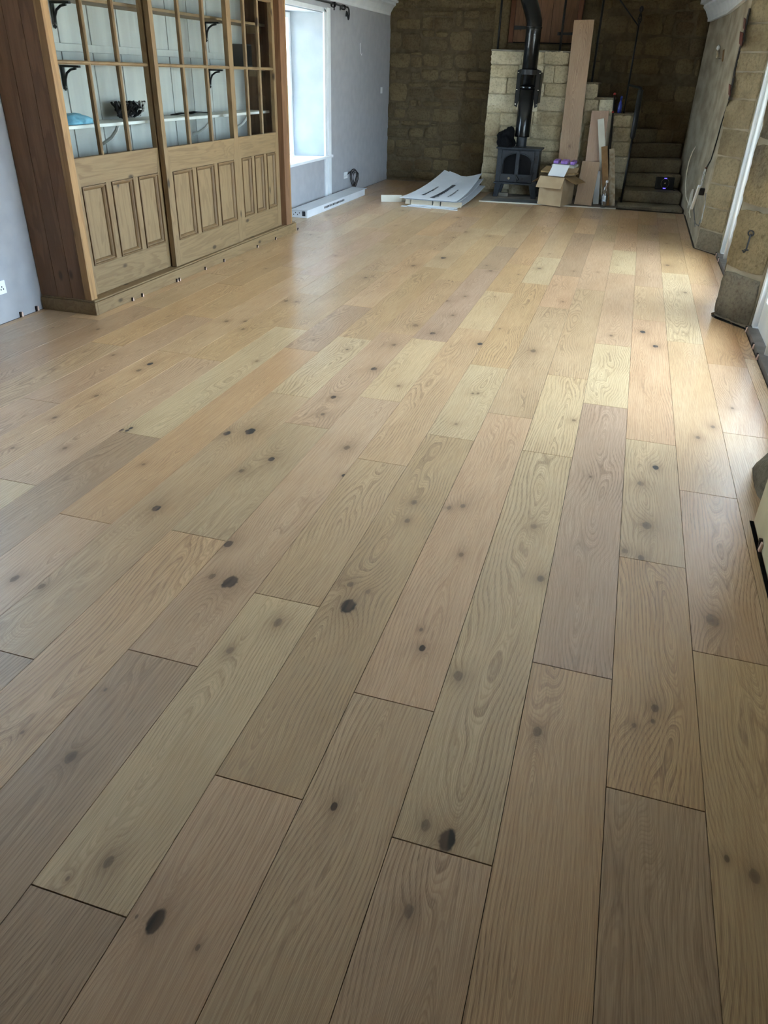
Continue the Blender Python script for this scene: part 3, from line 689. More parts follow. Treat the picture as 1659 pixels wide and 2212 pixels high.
sl = MB().zprism([(XL-.34, 8.93), (XL+.05, 8.86), (XL+.05, 10.40), (XL+.001, 10.40), (XL+.001, 10.17), (XL-.34, 9.99)], .545, .578).build('window_sill', 'gloss', None, bevel=.006)
tag(sl, 'white painted sill board under the sash window', 'sill', kind='structure')
# architrave: two bands beside the reveal down to the floor
tr = MB(); tr.box((XL, 10.18, 0), (XL+.022, 10.245, 2.20)); tr.box((XL, 10.245, 0), (XL+.008, 10.295, 2.20)); tr.box((XL, 10.295, 0), (XL+.03, 10.38, 2.22)); tr.box((XL, 8.85, 2.17), (XL+.022, 10.295, 2.215))
tag(tr.build('trim_3', 'gloss', None, bevel=.003), 'white architrave around the sash window reveal', 'architrave', kind='structure')

# ================================================================== DRESSER
CX = -2.28                          # front plane of the doors
dr = thing('dresser', (-2.48, 6.28, 0), 'tall stripped pine dresser with glazed sliding doors built against white wall', 'dresser')
Y0, Y1, ZT = 4.445, 7.99, 2.36
MB().box((XL+.01, Y0-.005, .0), (CX+.045, Y0+.02, .088)).box((CX+.025, Y0+.02, 0), (CX+.045, Y1+.10, .088)).box((XL+.01, Y1+.08, 0), (CX+.025, Y1+.10, .088)).build('plinth', 'pine_h', dr, bevel=.004)
box('plinth_top', (XL+.01, Y0+.005, .088), (CX+.035, Y1+.09, .10), 'pine_h', dr, bevel=.004)
for a, b in ((XL+.005, -2.555), (-2.553, -2.43), (-2.428, CX-.045)):
    box('side_board', (a, Y0+.012, .10), (b, Y0+.034, ZT), 'brownpine', dr, bevel=.0015)
box('corner_post', (CX-.043, Y0+.008, .10), (CX+.012, Y0+.075, ZT), 'amberpine', dr, bevel=.003)
box('end_post', (CX-.04, 7.925, .10), (CX+.058, 7.945, ZT), 'amberpine', dr, bevel=.003)
box('end_lining', (CX-.04, 7.80, .10), (CX+.055, 7.924, ZT), 'brownpine', dr, bevel=.002)
box('side_board', (XL+.005, Y1-.04, .10), (CX-.06, Y1-.015, ZT), 'brownpine', dr)
box('top_board', (XL+.005, Y0+.01, ZT), (CX+.03, Y1, ZT+.03), 'pine_h', dr)
box('backing', (XL+.002, Y0+.04, .10), (XL+.0075, Y1-.045, ZT), 'brownpine', dr)
for i in range(11):
    a = 4.75-.35+i*.35; a = max(a, Y0+.04); b = min(4.75+i*.35, Y1-.045)
    if b-a > .03: box('back_board', (XL+.008, a+.005, .10), (XL+.028, b-.005, ZT), 'boards', dr, bevel=.004)
box('batten', (XL+.028, Y0+.04, 1.615), (XL+.045, Y1-.045, 1.665), 'boards', dr, bevel=.003)
for z, x1, mt in ((1.185, -2.41, 'shelfp'), (1.56, -2.44, 'shelfp'), (1.925, -2.42, 'pine_h')):
    box('shelf', (XL+.03, Y0+.04, z-.022), (x1, Y1-.10, z), mt, dr, bevel=.003)
for y in (5.06, 7.14):
    for z in (1.535, 1.90):
        b = MB(); x = XL+.033
        b.box((x, y-.010, z-.13), (x+.014, y+.010, z-.005)); b.box((x, y-.012, z-.014), (x+.15, y+.012, z))
        b.tube([(x+.012, y, z-.12), (x+.020, y, z-.085), (x+.04, y, z-.048), (x+.075, y, z-.026), (x+.12, y, z-.018)], .008, 6)
        b.lathe([(.004, -.025), (.014, -.012), (.004, 0)], (x+.008, y, z-.13), 8)
        b.build('shelf_bracket', 'black', dr)
for y in (5.30, 6.72, 7.45):
    b = MB(); x = XL+.033
    b.tube([(x+.03, y, 1.02), (x+.09, y, 1.04), (x+.16, y, 1.08), (x+.21, y, 1.13), (x+.225, y, 1.16)], .013, 6).build('shelf_bracket', 'shelfp', dr)
for z in (1.56, 1.925): box('shelf_cleat', (XL+.10, Y1-.13, z-.08), (XL+.24, Y1-.10, z-.024), 'pine', dr)

def dresser_door(ya, yb, xf):
    """four-part glazed door with gunstock stiles: frame mesh plus panels, mouldings, bars and panes"""
    t = .042; xb = xf-t
    zb, z1, z2, z3, z4, zt = .102, .30, .825, 1.0, 2.16, ZT-.02
    wn_, ww = .052, .088
    fr = MB()
    def stile(y, s):
        pts = [(y, zb), (y+s*ww, zb), (y+s*ww, z2+.03), (y+s*wn_, z3), (y+s*wn_, zt), (y, zt)]
        fr.prism([(xb, a, b) for a, b in pts], (t, 0, 0))
    stile(ya, 1); stile(yb, -1)
    o = fr.build('door', 'pine', dr, bevel=.002)
    yl, yr = ya+ww, yb-ww
    MB().box((xb, yl, zb), (xf-.001, yr, z1)).build('bottom_rail', 'pine_h', o, bevel=.0015)
    MB().prism([(xb, yl, z2), (xb, yr, z2), (xb, yr, z2+.03), (xb, yr+ww-wn_, z3), (xb, yl-ww+wn_, z3), (xb, yl, z2+.03)], (t-.001, 0, 0)).build('lock_rail', 'pine_h', o, bevel=.0015)
    box('top_rail', (xb, ya+wn_, z4), (xf-.001, yb-wn_, zt), 'pine_h', o)
    mw = .062; pw = (yr-yl-2*mw)/3
    for i in range(3):
        a = yl+i*(pw+mw); b = a+pw
        if i < 2: box('muntin', (xb, b, z1), (xf-.002, b+mw, z2), 'pine', o, bevel=.0015)
        box('panel', (xb+.008, a, z1), (xb+.018, b, z2), 'pine', o)
        # mitred moulding: stepped profile swept round the opening
        prof = [(.0015, .018), (.0015, t-.008), (.004, t-.008), (.004, t+.006), (.012, t+.007), (.015, t-.004), (.022, t-.006), (.030, t-.014), (.034, .019)]
        vs = []
        for d_, h_ in prof:
            vs += [(xb+h_, a+d_, z1+d_), (xb+h_, b-d_, z1+d_), (xb+h_, b-d_, z2-d_), (xb+h_, a+d_, z2-d_)]
        fs = [(k*4+i_, k*4+(i_+1) % 4, (k+1)*4+(i_+1) % 4, (k+1)*4+i_) for k in range(len(prof)-1) for i_ in range(4)]
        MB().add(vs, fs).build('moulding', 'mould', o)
    gl, grr = ya+wn_, yb-wn_; cw = (grr-gl)/3
    for i in (1, 2):
        y = gl+cw*i
        MB().prism([(xb+.006, y-.012, z3), (xf-.012, y-.012, z3), (xf-.004, y-.005, z3), (xf-.004, y+.005, z3), (xf-.012, y+.012, z3), (xb+.006, y+.012, z3)], (0, 0, z4-z3)).build('glazing_bar', 'pine', o)
    for z in (1.552, 2.10):
        MB().prism([(xb+.005, gl, z-.012), (xf-.012, gl, z-.012), (xf-.003, gl, z-.005), (xf-.003, gl, z+.005), (xf-.012, gl, z+.012), (xb+.005, gl, z+.012)], (0, grr-gl, 0)).build('glazing_bar', 'pine_h', o)
    for i in range(3):
        for a, b in ((z3, 1.552), (1.552, 2.10)):
            box('pane', (xb+.010, gl+cw*i+.006, a+.004), (xb+.013, gl+cw*(i+1)-.006, b-.006), 'glass', o)
    return o
dresser_door(4.53, 5.66, CX-.045)
dresser_door(5.605, 6.85, CX+.012)
dresser_door(6.853, 7.797, CX-.002)

# things on the dresser shelves
def blob(name, c, rx, ry, rz, mat, seed, label, cat, rough=.35, n=14, flat=True):
    pts = []
    for i in range(n+1):
        row = []
        for j in range(2*n+1):
            th = math.pi*i/n; ph = 2*math.pi*(j % (2*n))/(2*n)
            d = Vector((math.sin(th)*math.cos(ph), math.sin(th)*math.sin(ph), math.cos(th)))
            k = 1+rough*noise.noise(d*1.9+Vector((seed, seed*2, 3)))+rough*.5*noise.noise(d*4.5+Vector((seed, 9, seed)))
            p = Vector((d.x*rx*k, d.y*ry*k, d.z*rz*k))
            p.z = max(p.z, -rz*.25)
            row.append(Vector(c)+p+Vector((0, 0, rz*.25)))
        pts.append(row)
    o = MB().grid(pts).build(name, mat, None, smooth=True)
    return tag(o, label, cat)
blob('folded_cloth', (-2.52, 4.90, 1.186), .09, .17, .05, 'lblue', 3, 'pale blue folded cloth on the white dresser shelf', 'cloth', .2)
tg = thing('cable_tangle', (-2.52, 5.62, 1.186), 'black bundle of tangled cables on the white dresser shelf', 'cables')
for i in range(14):
    rr = random.Random(i); c = Vector((-2.54, 5.62+rr.uniform(-.12, .12), 1.20))
    pth = []
    for q in range(16):
        a = q/15*math.pi*2*rr.uniform(.8, 1.2)
        pth.append(c+Vector((.05*math.cos(a+i), .11*math.sin(a)*rr.uniform(.7, 1.1), .055+.05*math.sin(a*rr.choice((1, 2))+i))))
    MB().tube(pth, .008, 6).build('cable', 'cloth' if i % 5 else 'straw', tg, smooth=True)
hl = thing('black_strap', (-2.55, 6.62, 1.186), 'flat black strap lying on the white dresser shelf', 'strap')
MB().sheet([[(-2.60+.02*math.sin(t*.9), 6.3+t*.07, 1.188+.012*abs(math.sin(t*.8))) for t in range(9)], [(-2.53+.02*math.sin(t*.9), 6.3+t*.07, 1.188+.012*abs(math.sin(t*.8+.4))) for t in range(9)]], (0, 0, .006)).build('strap_band', 'cloth', hl)
bx = thing('black_speaker', (-2.56, 7.68, 1.561), 'small black box speaker on the middle dresser shelf', 'speaker')
box('case', (-2.64, 7.60, 1.562), (-2.50, 7.74, 1.75), 'black', bx, bevel=.006); box('grille', (-2.50, 7.612, 1.575), (-2.497, 7.728, 1.738), 'cloth', bx)

# ================================================================== small fittings on the left wall
def plate(name, y, z, w_, h_, label, cat, holes=True):
    t_ = thing(name, (XL, y, z-h_/2), label, cat)
    box('face_plate', (XL, y-w_/2, z-h_/2), (XL+.009, y+w_/2, z+h_/2), 'white', t_, bevel=.002)
    if holes:
        for s in (-1, 1):
            box('rocker', (XL+.009, y+s*w_*.2-.008, z+.014), (XL+.013, y+s*w_*.2+.008, z+.030), 'white', t_)
            for a, b in ((0, .004), (-.011, -.012), (.011, -.012)):
                box('pin_hole', (XL+.0088, y+s*w_*.25+a-.004, z+b-.005), (XL+.0095, y+s*w_*.25+a+.004, z+b+.005), 'black', t_)
    return t_
plate('wall_socket', 4.06, .232, .146, .086, 'white double wall socket on the plaster beside the dresser', 'socket')
plate('wall_socket', 11.02, .26, .146, .086, 'white double wall socket behind the coiled black cable', 'socket')
sw = thing('light_switch', (XL, 12.67, 1.27), 'white light switch near the rubble stone corner', 'switch')
box('face_plate', (XL, 12.63, 1.27), (XL+.009, 12.716, 1.356), 'white', sw, bevel=.002); box('rocker', (XL+.009, 12.66, 1.295), (XL+.013, 12.686, 1.33), 'white', sw)
hk = thing('wall_hook', (XL, 11.6, 1.72), 'small white hook on the plaster beyond the window', 'hook')
MB().tube([(XL+.004, 11.62, 1.90), (XL+.006, 11.62, 1.78), (XL+.03, 11.62, 1.75), (XL+.03, 11.62, 1.78)], .005, 6).build('hook_wire', 'white', hk)
cc = thing('cable_coil', (XL+.03, 11.3, .10), 'coil of black cable hanging from the wall socket', 'cable')
for k in range(3):
    cy_, cz_ = 11.32+.02*k, .20-.012*k; rr = .115-.008*k
    MB().tube([(XL+.02+.012*k+.012*math.sin(a*2), cy_+rr*1.15*math.cos(a), cz_+rr*math.sin(a)) for a in [i*math.pi/12 for i in range(25)]], .006, 6).build('loop', 'black', cc, smooth=True)
MB().tube([(XL+.02, 11.06, .27), (XL+.035, 11.14, .30), (XL+.03, 11.22, .29)], .006, 6).build('lead', 'black', cc)

# curtain rail
rod = thing('curtain_pole', (XL+.08, 9.7, 2.24), 'black wrought iron curtain pole with scroll end above the window', 'curtain pole')
xr, zr = XL+.085, 2.262
MB().tube([(xr, 8.5, zr), (xr, 10.82, zr)], .010, 8).build('pole', 'black', rod, smooth=True)
pts = [Vector((xr, 10.82, zr))]
for a, r_ in ((80, .055), (40, .06), (0, .062), (-40, .062), (-85, .058), (-130, .045), (-175, .036), (-220, .033), (-265, .030)):
    pts.append(Vector((xr, 10.835+r_*math.cos(math.radians(a)), zr-.06+r_*math.sin(math.radians(a)))))
pts = [Vector((xr, 10.82, zr)), Vector((xr, 10.87, zr)), Vector((xr, 10.91, zr-.02)), Vector((xr, 10.92, zr-.07)), Vector((xr, 10.905, zr-.12)), Vector((xr, 10.885, zr-.13)), Vector((xr, 10.865, zr-.10)), Vector((xr, 10.845, zr-.055)), Vector((xr, 10.82, zr-.05)), Vector((xr, 10.81, zr-.08)), Vector((xr, 10.815, zr-.10))]
MB().tube(pts, [.010]*9+[.012, .015], 8).build('scroll_finial', 'black', rod, smooth=True)
MB().tube([(XL+.005, 10.58, zr+.06), (XL+.02, 10.58, zr+.02), (xr, 10.58, zr+.0), (xr, 10.58, zr-.05)], .008, 6).box((XL+.0, 10.565, zr-.05), (XL+.008, 10.595, zr+.09)).build('bracket', 'black', rod)
for i in range(9):
    y = 10.30+i*.014 if i < 5 else 10.66+(i-5)*.022
    MB().tube([(xr+.024*math.cos(a), y+.006*math.sin(a), zr-.012+.026*math.sin(a)) for a in [q*math.pi/6 for q in range(13)]], .003, 5).build('curtain_ring', 'black', rod)

# ================================================================== STAIR, LANDING BLOCK
YF = 12.36; YE = YB-.075
st = thing('stone_staircase', (0.5, 12.7, 0), 'old stone staircase winding up to the loft door', 'staircase')
core = MB()
core.box((-.95, YF+.03, 0), (.30, YE, 1.86))
core.box((.30, YF+.03, 0), (.575, YE, 1.49)); core.box((.575, YF+.03, 0), (.83, YE, 1.31)); core.box((.83, YF+.03, 0), (1.17, YE, 1.12))
core.build('stair_core', 'blockmortar', st)
box('landing_slab', (-.97, YF-.005, 1.86), (.32, YE, 1.885), 'slate', st, bevel=.008)
for a, b, z in ((.30, .60, 1.49), (.56, .85, 1.31), (.82, 1.19, 1.12)):
    box('tread', (a, YF-.003, z), (b, YE, z+.03), 'step', st, bevel=.008)
# winder steps
def wstep(poly, z0, z1):
    MB().zprism(poly, z0, z1).build('step', 'step', st, bevel=.018, seg=3)
XS = 2.035
wstep([(1.13, 11.60), (2.02, 11.60), (1.90, YE), (1.13, YE)], 0, .055)
wstep([(1.19, 11.96), (1.98, 11.98), (1.90, YE), (1.19, YE)], .055, .21)
wstep([(1.19, 12.40), (1.95, 12.46), (1.91, YE), (1.19, YE)], .21, .395)
wstep([(1.19, 12.48), (1.93, 12.66), (1.91, YE), (1.19, YE)], .395, .58)
wstep([(1.19, 12.56), (1.90, 12.98), (1.89, YE), (1.19, YE)], .58, .77)
wstep([(1.19, 12.62), (1.52, 12.98), (1.50, YE), (1.19, YE)], .77, .95)
# camera-facing stones of the block, traced
S3 = 3.95
B1 = """240,432,500,545;505,432,690,545;695,432,905,548;235,552,470,655;475,552,680,700;690,560,775,705;780,560,900,705;225,662,370,795;378,662,470,795;478,705,690,820;700,712,900,820;210,802,440,948;445,825,640,948;645,825,870,942;1045,712,1150,838;880,712,1040,838;1040,848,1155,960;1160,848,1282,960;875,848,1035,960"""
B2 = """200,12,330,90;335,12,470,90;190,96,310,290;315,96,470,200;315,205,470,290;180,298,300,462;305,298,480,400;168,470,285,600;155,606,275,738;600,80,850,190;480,80,590,190;580,196,830,312;480,196,575,312;490,320,820,410;310,410,560,520;565,418,820,520;290,530,560,640;565,530,830,640;280,650,560,740;565,650,830,740;840,60,1020,190;835,200,1010,330;825,340,1000,470;840,480,1000,640;840,650,990,790;1030,200,1150,330;1030,60,1160,190;1020,340,1130,470;1015,480,1120,640;1010,650,1120,790;1160,60,1280,210;1155,220,1275,340;1140,350,1270,470;1130,480,1260,640;1125,650,1250,790;1285,112,1430,212;1283,218,1420,332;1278,338,1408,460;1272,468,1395,600;1265,608,1385,740"""
for src, oy in ((B1, 0), (B2, 220)):
    for q in src.split(';'):
        a, b, c, d = map(float, q.split(','))
        p0 = aty(1000+a/S3, oy+d/S3, YF); p1 = aty(1000+c/S3, oy+d/S3, YF); p2 = aty(1000+a/S3, oy+b/S3, YF); p3 = aty(1000+c/S3, oy+b/S3, YF)
        xl = (p0.x+p2.x)/2; xh = (p1.x+p3.x)/2; xl = max(xl, -.96); xh = min(xh, 1.185)
        z0 = max(p0.z, .01); z1 = p2.z
        if z1-z0 < .03 or xh-xl < .03: continue
        stone(st, (xl+.0005, YF+.028, z0+.0005), (xh-xl-.001, 0, 0), (0, 0, z1-z0-.001), (0, -1, 0), 'block', .045*R0.uniform(.75, 1.15), True)
# left return of the block and right return of the pillar
courses(st, (-.95, YE, .0), (0, YF-YE+.01, 0), (0, 0, 1.86), (-1, 0, 0), (.25, .5), (.18, .3), 'block', .02, seed=21)
courses(st, (1.17, YF+.03, .0), (0, .6, 0), (0, 0, 1.12), (1, 0, 0), (.25, .4), (.18, .3), 'block', .02, seed=22)

# loft door
ld = thing('door_3', (-.34, YB-.04, 1.99), 'old brown plank loft door with black strap hinges above the stone landing', 'door', kind='structure')
xa, xb_ = -.845, .19
for i in range(5):
    a = xa+.07+i*(xb_-xa-.14)/5; box('plank', (a+.0015, YB-.075, 2.0), (a+(xb_-xa-.14)/5-.0015, YB-.045, ZC-.02), 'doorwood', ld, bevel=.003)
MB().box((xa, YB-.09, 1.99), (xa+.068, YB-.005, ZC-.02)).box((xb_-.068, YB-.09, 1.99), (xb_, YB-.005, ZC-.02)).build('frame', 'redwood', ld, bevel=.004)
box('door_back', (xa+.07, YB-.044, 1.99), (xb_-.07, YB-.01, ZC-.02), 'dark', ld)
MB().box((xa+.03, YB-.088, 2.135), (xa+.055, YB-.078, 2.225)).prism([(xa+.05, YB-.086, 2.15), (xa+.40, YB-.086, 2.165), (xa+.40, YB-.086, 2.19), (xa+.05, YB-.086, 2.205)], (0, .008, 0)).build('strap_hinge', 'black', ld)
MB().prism([(xb_-.30, YB-.086, 2.10), (xb_-.06, YB-.086, 2.095), (xb_-.06, YB-.086, 2.135), (xb_-.30, YB-.086, 2.125)], (0, .008, 0)).lathe([(.022, -.02), (.022, .02)], (xb_-.30, YB-.082, 2.112), 10).build('strap_hinge', 'black', ld)
# dressed stone surround
for (x0, x1, z0, z1) in ((-1.08, -.86, 1.90, 2.62), (.20, .42, 1.55, 2.62), (-.86, .20, 1.90, 1.985)):
    stone(wall_back, (x0, YB-.004, z0), (x1-x0-.006, 0, 0), (0, 0, z1-z0-.006), (0, -1, 0), 'stone', .045, True)

# iron balustrade
rl = thing('iron_railing', (1.17, 11.92, .055), 'black wrought iron stair railing with twisted newel and thin rods', 'railing')
def rodp(pts, r, name='rod', n=8): return MB().tube(pts, r, n).build(name, 'black', rl, smooth=True)
ya = YF+.08
for px, py, z0 in ((1075, 104, 1.885), (1209, 109, 1.885), (1278, 178, 1.52)):
    p = aty(px, py, ya); rodp([(p.x, ya, z0), (p.x, ya, ZC-.01)], .015)
p = aty(1347, 247, ya); nx = p.x
rodp([(nx, ya, 1.15), (nx, ya, 1.45)], .010); zk = aty(1388, 20, ya).z; zbar = aty(1360, 184, ya).z
rodp([(nx, ya, 1.45), (nx, ya, zk-.18)], .012, 'newel')
for k in range(4):
    rodp([(nx+.024*math.sin(math.pi*t/8)*math.cos(k*H+t*.5), ya+.024*math.sin(math.pi*t/8)*math.sin(k*H+t*.5), zk-.18+t*.018) for t in range(9)], .006, 'basket_twist', 6)
MB().lathe([(.008, -.04), (.026, -.015), (.028, .01), (.018, .03), (.002, .04)], (nx, ya, zk+.0), 12).build('ball_finial', 'black', rl, smooth=True)
pd = aty(1325, 0, ya); rodp([(nx, ya, aty(1381, 57, ya).z), (nx-.24, ya, aty(1381, 57, ya).z+.24*.98), (nx-.36, ya, min(ZC-.01, aty(1381, 57, ya).z+.36*.98))], .008, 'diagonal_stay')
pb2 = atz(1341, 437, .055); zt_ = aty(1385, 190, pb2.y).z; zm_ = aty(1364, 300, pb2.y).z
rodp([(pb2.x, pb2.y, .055), (pb2.x, pb2.y, zm_)], .014, 'post'); rodp([(pb2.x, pb2.y, zm_), (pb2.x, pb2.y, zm_+.03), (pb2.x, pb2.y, zt_-.02)], [.022, .036, .034], 'handrail_sleeve', 12)
rodp([(pb2.x, pb2.y, zt_-.02), (pb2.x, pb2.y+.02, zt_), (nx, ya, zbar)], .014, 'cross_bar')

# ================================================================== HEARTH
he = thing('hearth', (.15, 11.85, 0), 'low slate hearth slab under the black stove', 'hearth')
MB().zprism([(-.775, 11.335), (1.125, 11.555), (1.125, YF+.02), (-.775, YF+.02)], -.02, .008).build('slab', 'slate', he, bevel=.004)
MB().zprism([(-.62, 11.40), (.02, 11.47), (.05, 11.75), (-.55, 11.72)], .008, .014).build('slate_tile', 'slate2', he, bevel=.003)
MB().zprism([(-.775, 11.325), (1.125, 11.545), (1.125, 11.57), (-.775, 11.355)], -.01, .011).build('mortar_edge', 'offwhite', he)
HZ = .0118

# ================================================================== STOVE
sx, sy = -.355, 11.86                     # centre line, front face
sw_, sd = .61, .34
zb_, zt_s = .215, .675
sv = thing('wood_stove', (sx, sy+sd/2, HZ), 'black cast iron wood burning stove with two arched doors on legs', 'stove')
xl, xh = sx-sw_/2, sx+sw_/2
bd = MB(); bd.box((xl+.012, sy+.02, zb_), (xh-.012, sy+sd, zt_s-.02)); bd.build('body', 'iron', sv, bevel=.006)
for a in (xl+.004, xh-.072): box('front_pilaster', (a, sy+.004, zb_), (a+.068, sy+.022, zt_s-.02), 'iron', sv, bevel=.004)
box('top_plate', (xl-.018, sy-.03, zt_s-.02), (xh+.018, sy+sd+.02, zt_s+.004), 'iron', sv, bevel=.006)
box('base_plate', (xl-.012, sy-.022, zb_-.022), (xh+.012, sy+sd+.01, zb_), 'iron', sv, bevel=.005)
for a, s in ((xl+.01, 1), (xh-.01, -1)):
    for yy in (sy+.0, sy+sd-.06):
        MB().prism([(a-s*.02, yy, HZ), (a+s*.045, yy, HZ), (a+s*.095, yy, zb_-.022), (a, yy, zb_-.022)], (0, .055, 0)).build('leg', 'iron', sv, bevel=.004)
dz0, dz1 = zb_+.012, zt_s-.035
zoff = zb_+.115                          # bottom of glass
spring = dz1-.155
for s in (-1, 1):
    xo_, xi = sx+s*(sw_/2-.074), sx+s*.006
    # arch opening across the pair: half ellipse centred on the stove
    gx = sw_/2-.105
    arc = [(sx+s*gx*math.cos(t*math.pi/2/8), spring+.115*math.sin(t*math.pi/2/8)) for t in range(9)]     # outer -> centre
    arc[-1] = (sx+s*.028, arc[-1][1])
    inner = [(sx+s*gx, zoff)]+arc+[(sx+s*.028, zoff)]
    outer = [(xo_, dz0)]+[(xo_, spring)]+[(xo_+(xi-xo_)*k/8, dz1) for k in range(0, 9)]+[(xi, dz0)]
    # match ring lengths
    outer = [(xo_, dz0)]+[(xo_, dz1) if k == 2 else ((xo_, spring+(dz1-spring)*k/2) if k < 2 else (xo_+(xi-xo_)*(k-2)/6, dz1)) for k in range(9)]+[(xi, dz0)]
    n = len(inner); mb = MB(); vs = []
    for yv in (sy-.008, sy+.012):
        vs += [(x, yv, z) for x, z in outer]+[(x, yv, z) for x, z in inner]
    fs = []
    for k in range(n):
        k2 = (k+1) % n
        fs += [(k, k2, n+k2, n+k), (2*n+k2, 2*n+k, 3*n+k, 3*n+k2), (k2, k, 2*n+k, 2*n+k2), (n+k, n+k2, 3*n+k2, 3*n+k)]
    mb.add(vs, fs); dd = mb.build('stove_door', 'iron', sv, bevel=.002)
    MB().tube([(x-(x-sx)*.0, sy-.010, z) for x, z in [(sx+s*(gx+.012), zoff)]+[(sx+s*(gx+.012)*math.cos(t*math.pi/2/8), spring+.127*math.sin(t*math.pi/2/8)) for t in range(9)]], .007, 6).build('arch_bead', 'iron', dd, smooth=True)
    MB().prism([(x, sy+.013, z) for x, z in inner], (0, .003, 0)).build('glass', 'cloth', dd)
    for z in (zoff+.03, spring+.06):
        MB().lathe([(.008, -.014), (.008, .014)], (xo_+s*.006, sy-.006, z), 8).build('hinge', 'black', dd)
    MB().tube([(sx+s*.10, sy-.008, zb_+.06), (sx+s*.10, sy-.03, zb_+.06)], [.014, .018], 10).build('air_knob', 'brass' if s < 0 else 'black', dd)
box('centre_bar', (sx-.02, sy-.022, dz0), (sx+.02, sy-.009, dz1), 'iron', sv, bevel=.004)
MB().tube([(sx, sy-.02, zoff-.01), (sx+.005, sy-.05, zoff-.015), (sx+.03, sy-.06, zoff-.04), (sx+.045, sy-.06, zoff-.07)], [.010, .010, .013, .016], 8).build('door_handle', 'black', sv, smooth=True)
box('maker_plate', (xh-.058, sy-.002, spring+.0), (xh-.022, sy+.004, spring+.10), 'black', sv, bevel=.002)
MB().lathe([(.082, 0), (.082, .012), (.075, .014), (.075, .13), (.078, .13)], (sx+.0, sy+.19, zt_s+.004), 20).build('flue_collar', 'iron', sv, smooth=False)
# flue
fx, fy = sx, sy+.19
fl = thing('flue_pipe', (fx, fy, zt_s+.13), 'shiny black twin wall flue pipe rising from the stove', 'flue pipe')
MB().lathe([(.07, .0), (.103, .0), (.105, .01), (.105, .62)], (fx, fy, zt_s+.135), 24).build('lower_section', 'flue', fl, smooth=False)
for p_ in fl.children:
    p_.data.polygons.foreach_set('use_smooth', [len(p.vertices) == 4 for p in p_.data.polygons])
ub = zt_s+.135+.62
mbx = MB().tube([(fx, fy, ub), (fx, fy, 2.14), (fx-.005, fy+.005, 2.20), (fx-.035, fy+.03, 2.28), (fx-.085, fy+.07, 2.38), (fx-.20, fy+.16, 2.60)], .105, 24)
o = mbx.build('upper_section', 'flue', fl, smooth=True)
for z in (ub, 2.135): MB().lathe([(.107, -.012), (.111, -.008), (.111, .008), (.107, .012)], (fx, fy, z), 24).build('locking_band', 'flue', fl)
bk = MB(); zb0, zb1 = 1.20, 1.655
for s in (-1, 1):
    bk.prism([(fx+s*.10, fy+.02, zb1), (fx+s*.165, fy+.02, zb1-.02), (fx+s*.165, fy+.02, zb0), (fx+s*.125, fy+.02, zb0-.02), (fx+s*.10, fy+.02, zb0+.10)], (0, .006, 0))
    bk.box((fx+s*.16-.004, fy+.02, zb0+.04), (fx+s*.16+.004, YF-.035, zb1-.04))
bk.build('wall_bracket', 'black', fl)
MB().lathe([(.107, -.03), (.112, -.03), (.112, .03), (.107, .03)], (fx, fy, zb1-.04), 24).build('bracket_band', 'black', fl)
for s in (-1, 1):
    for z in (zb0+.02, zb0+.2, zb1-.05): MB().lathe([(.009, -.004), (.009, .004)], (fx+s*.15, fy+.016, z), 8).build('bolt', 'brass', fl)

# bag on the stove
bg_ = blob('cloth_bag', (-.565, sy+.11, zt_s+.005), .125, .13, .185, 'cloth', 5, 'lumpy black cloth bag lying on the stove top', 'bag', .42, 16)
MB().tube([(-.43, sy+.10, zt_s+.15), (-.405, sy+.12, zt_s+.22), (-.38, sy+.16, zt_s+.30)], .006, 6).build('drawstring', 'cloth', bg_)
# loose slabs below the stove
sb = MB().obox((-.655, 11.92, HZ), (.20, .03, 0), (-.02, .10, 0), (0, 0, .045)).build('stone_offcut', 'slate', None, bevel=.006); tag(sb, 'small grey stone offcut lying under the stove', 'stone')
sb = MB().obox((-.50, 12.27, HZ), (.36, .0, 0), (0, .04, .0), (0, .03, .17)).build('stone_slab', 'block', None, bevel=.012); tag(sb, 'pale stone slab leaning behind the stove legs', 'stone')

# ================================================================== CARDBOARD BOX
A = atz(1163, 445, HZ); B = atz(1213, 447, HZ)
A = Vector((.05, 11.40, HZ)); ux = Vector((math.cos(-.30), math.sin(-.30), 0)); wid = .345; uy = Vector((-ux.y, ux.x, 0)); dep = .42; hgt = .37; th = .005
cb = thing('cardboard_box', tuple(A+ux*wid/2+uy*dep/2), 'open brown cardboard box with flared flaps on the hearth', 'box')
def P3(a, b, c): return A+ux*a+uy*b+Vector((0, 0, c))
def wallb(o, a, c, name='side'): return MB().obox(o, a, c, uy*th if abs(a.normalized().dot(ux)) > .5 else ux*th).build(name, 'card', cb)
wallb(P3(0, 0, 0), ux*wid, Vector((0, 0, hgt)), 'front_wall'); wallb(P3(0, dep-th, 0), ux*wid, Vector((0, 0, hgt)), 'rear_wall')
wallb(P3(0, th, 0), uy*(dep-2*th), Vector((0, 0, hgt)), 'end_wall'); wallb(P3(wid-th, th, 0), uy*(dep-2*th), Vector((0, 0, hgt)), 'end_wall')
MB().obox(P3(th, th, .001), ux*(wid-2*th), uy*(dep-2*th), (0, 0, th)).build('bottom', 'card', cb)
MB().obox(P3(-.01, 0, hgt), ux*(wid+.02), -uy*.105+Vector((0, 0, -.135)), uy*.004+Vector((0, 0, -.003))).build('flap', 'card', cb)
MB().obox(P3(0, .02, hgt), uy*(dep-.06), -ux*.13+Vector((0, 0, -.09)), ux*.003+Vector((0, 0, -.004))).build('flap', 'carddark', cb)
MB().obox(P3(wid, .02, hgt), uy*(dep-.06), ux*.17+Vector((0, 0, -.07)), -ux*.002+Vector((0, 0, -.004))).build('flap', 'carddark', cb)
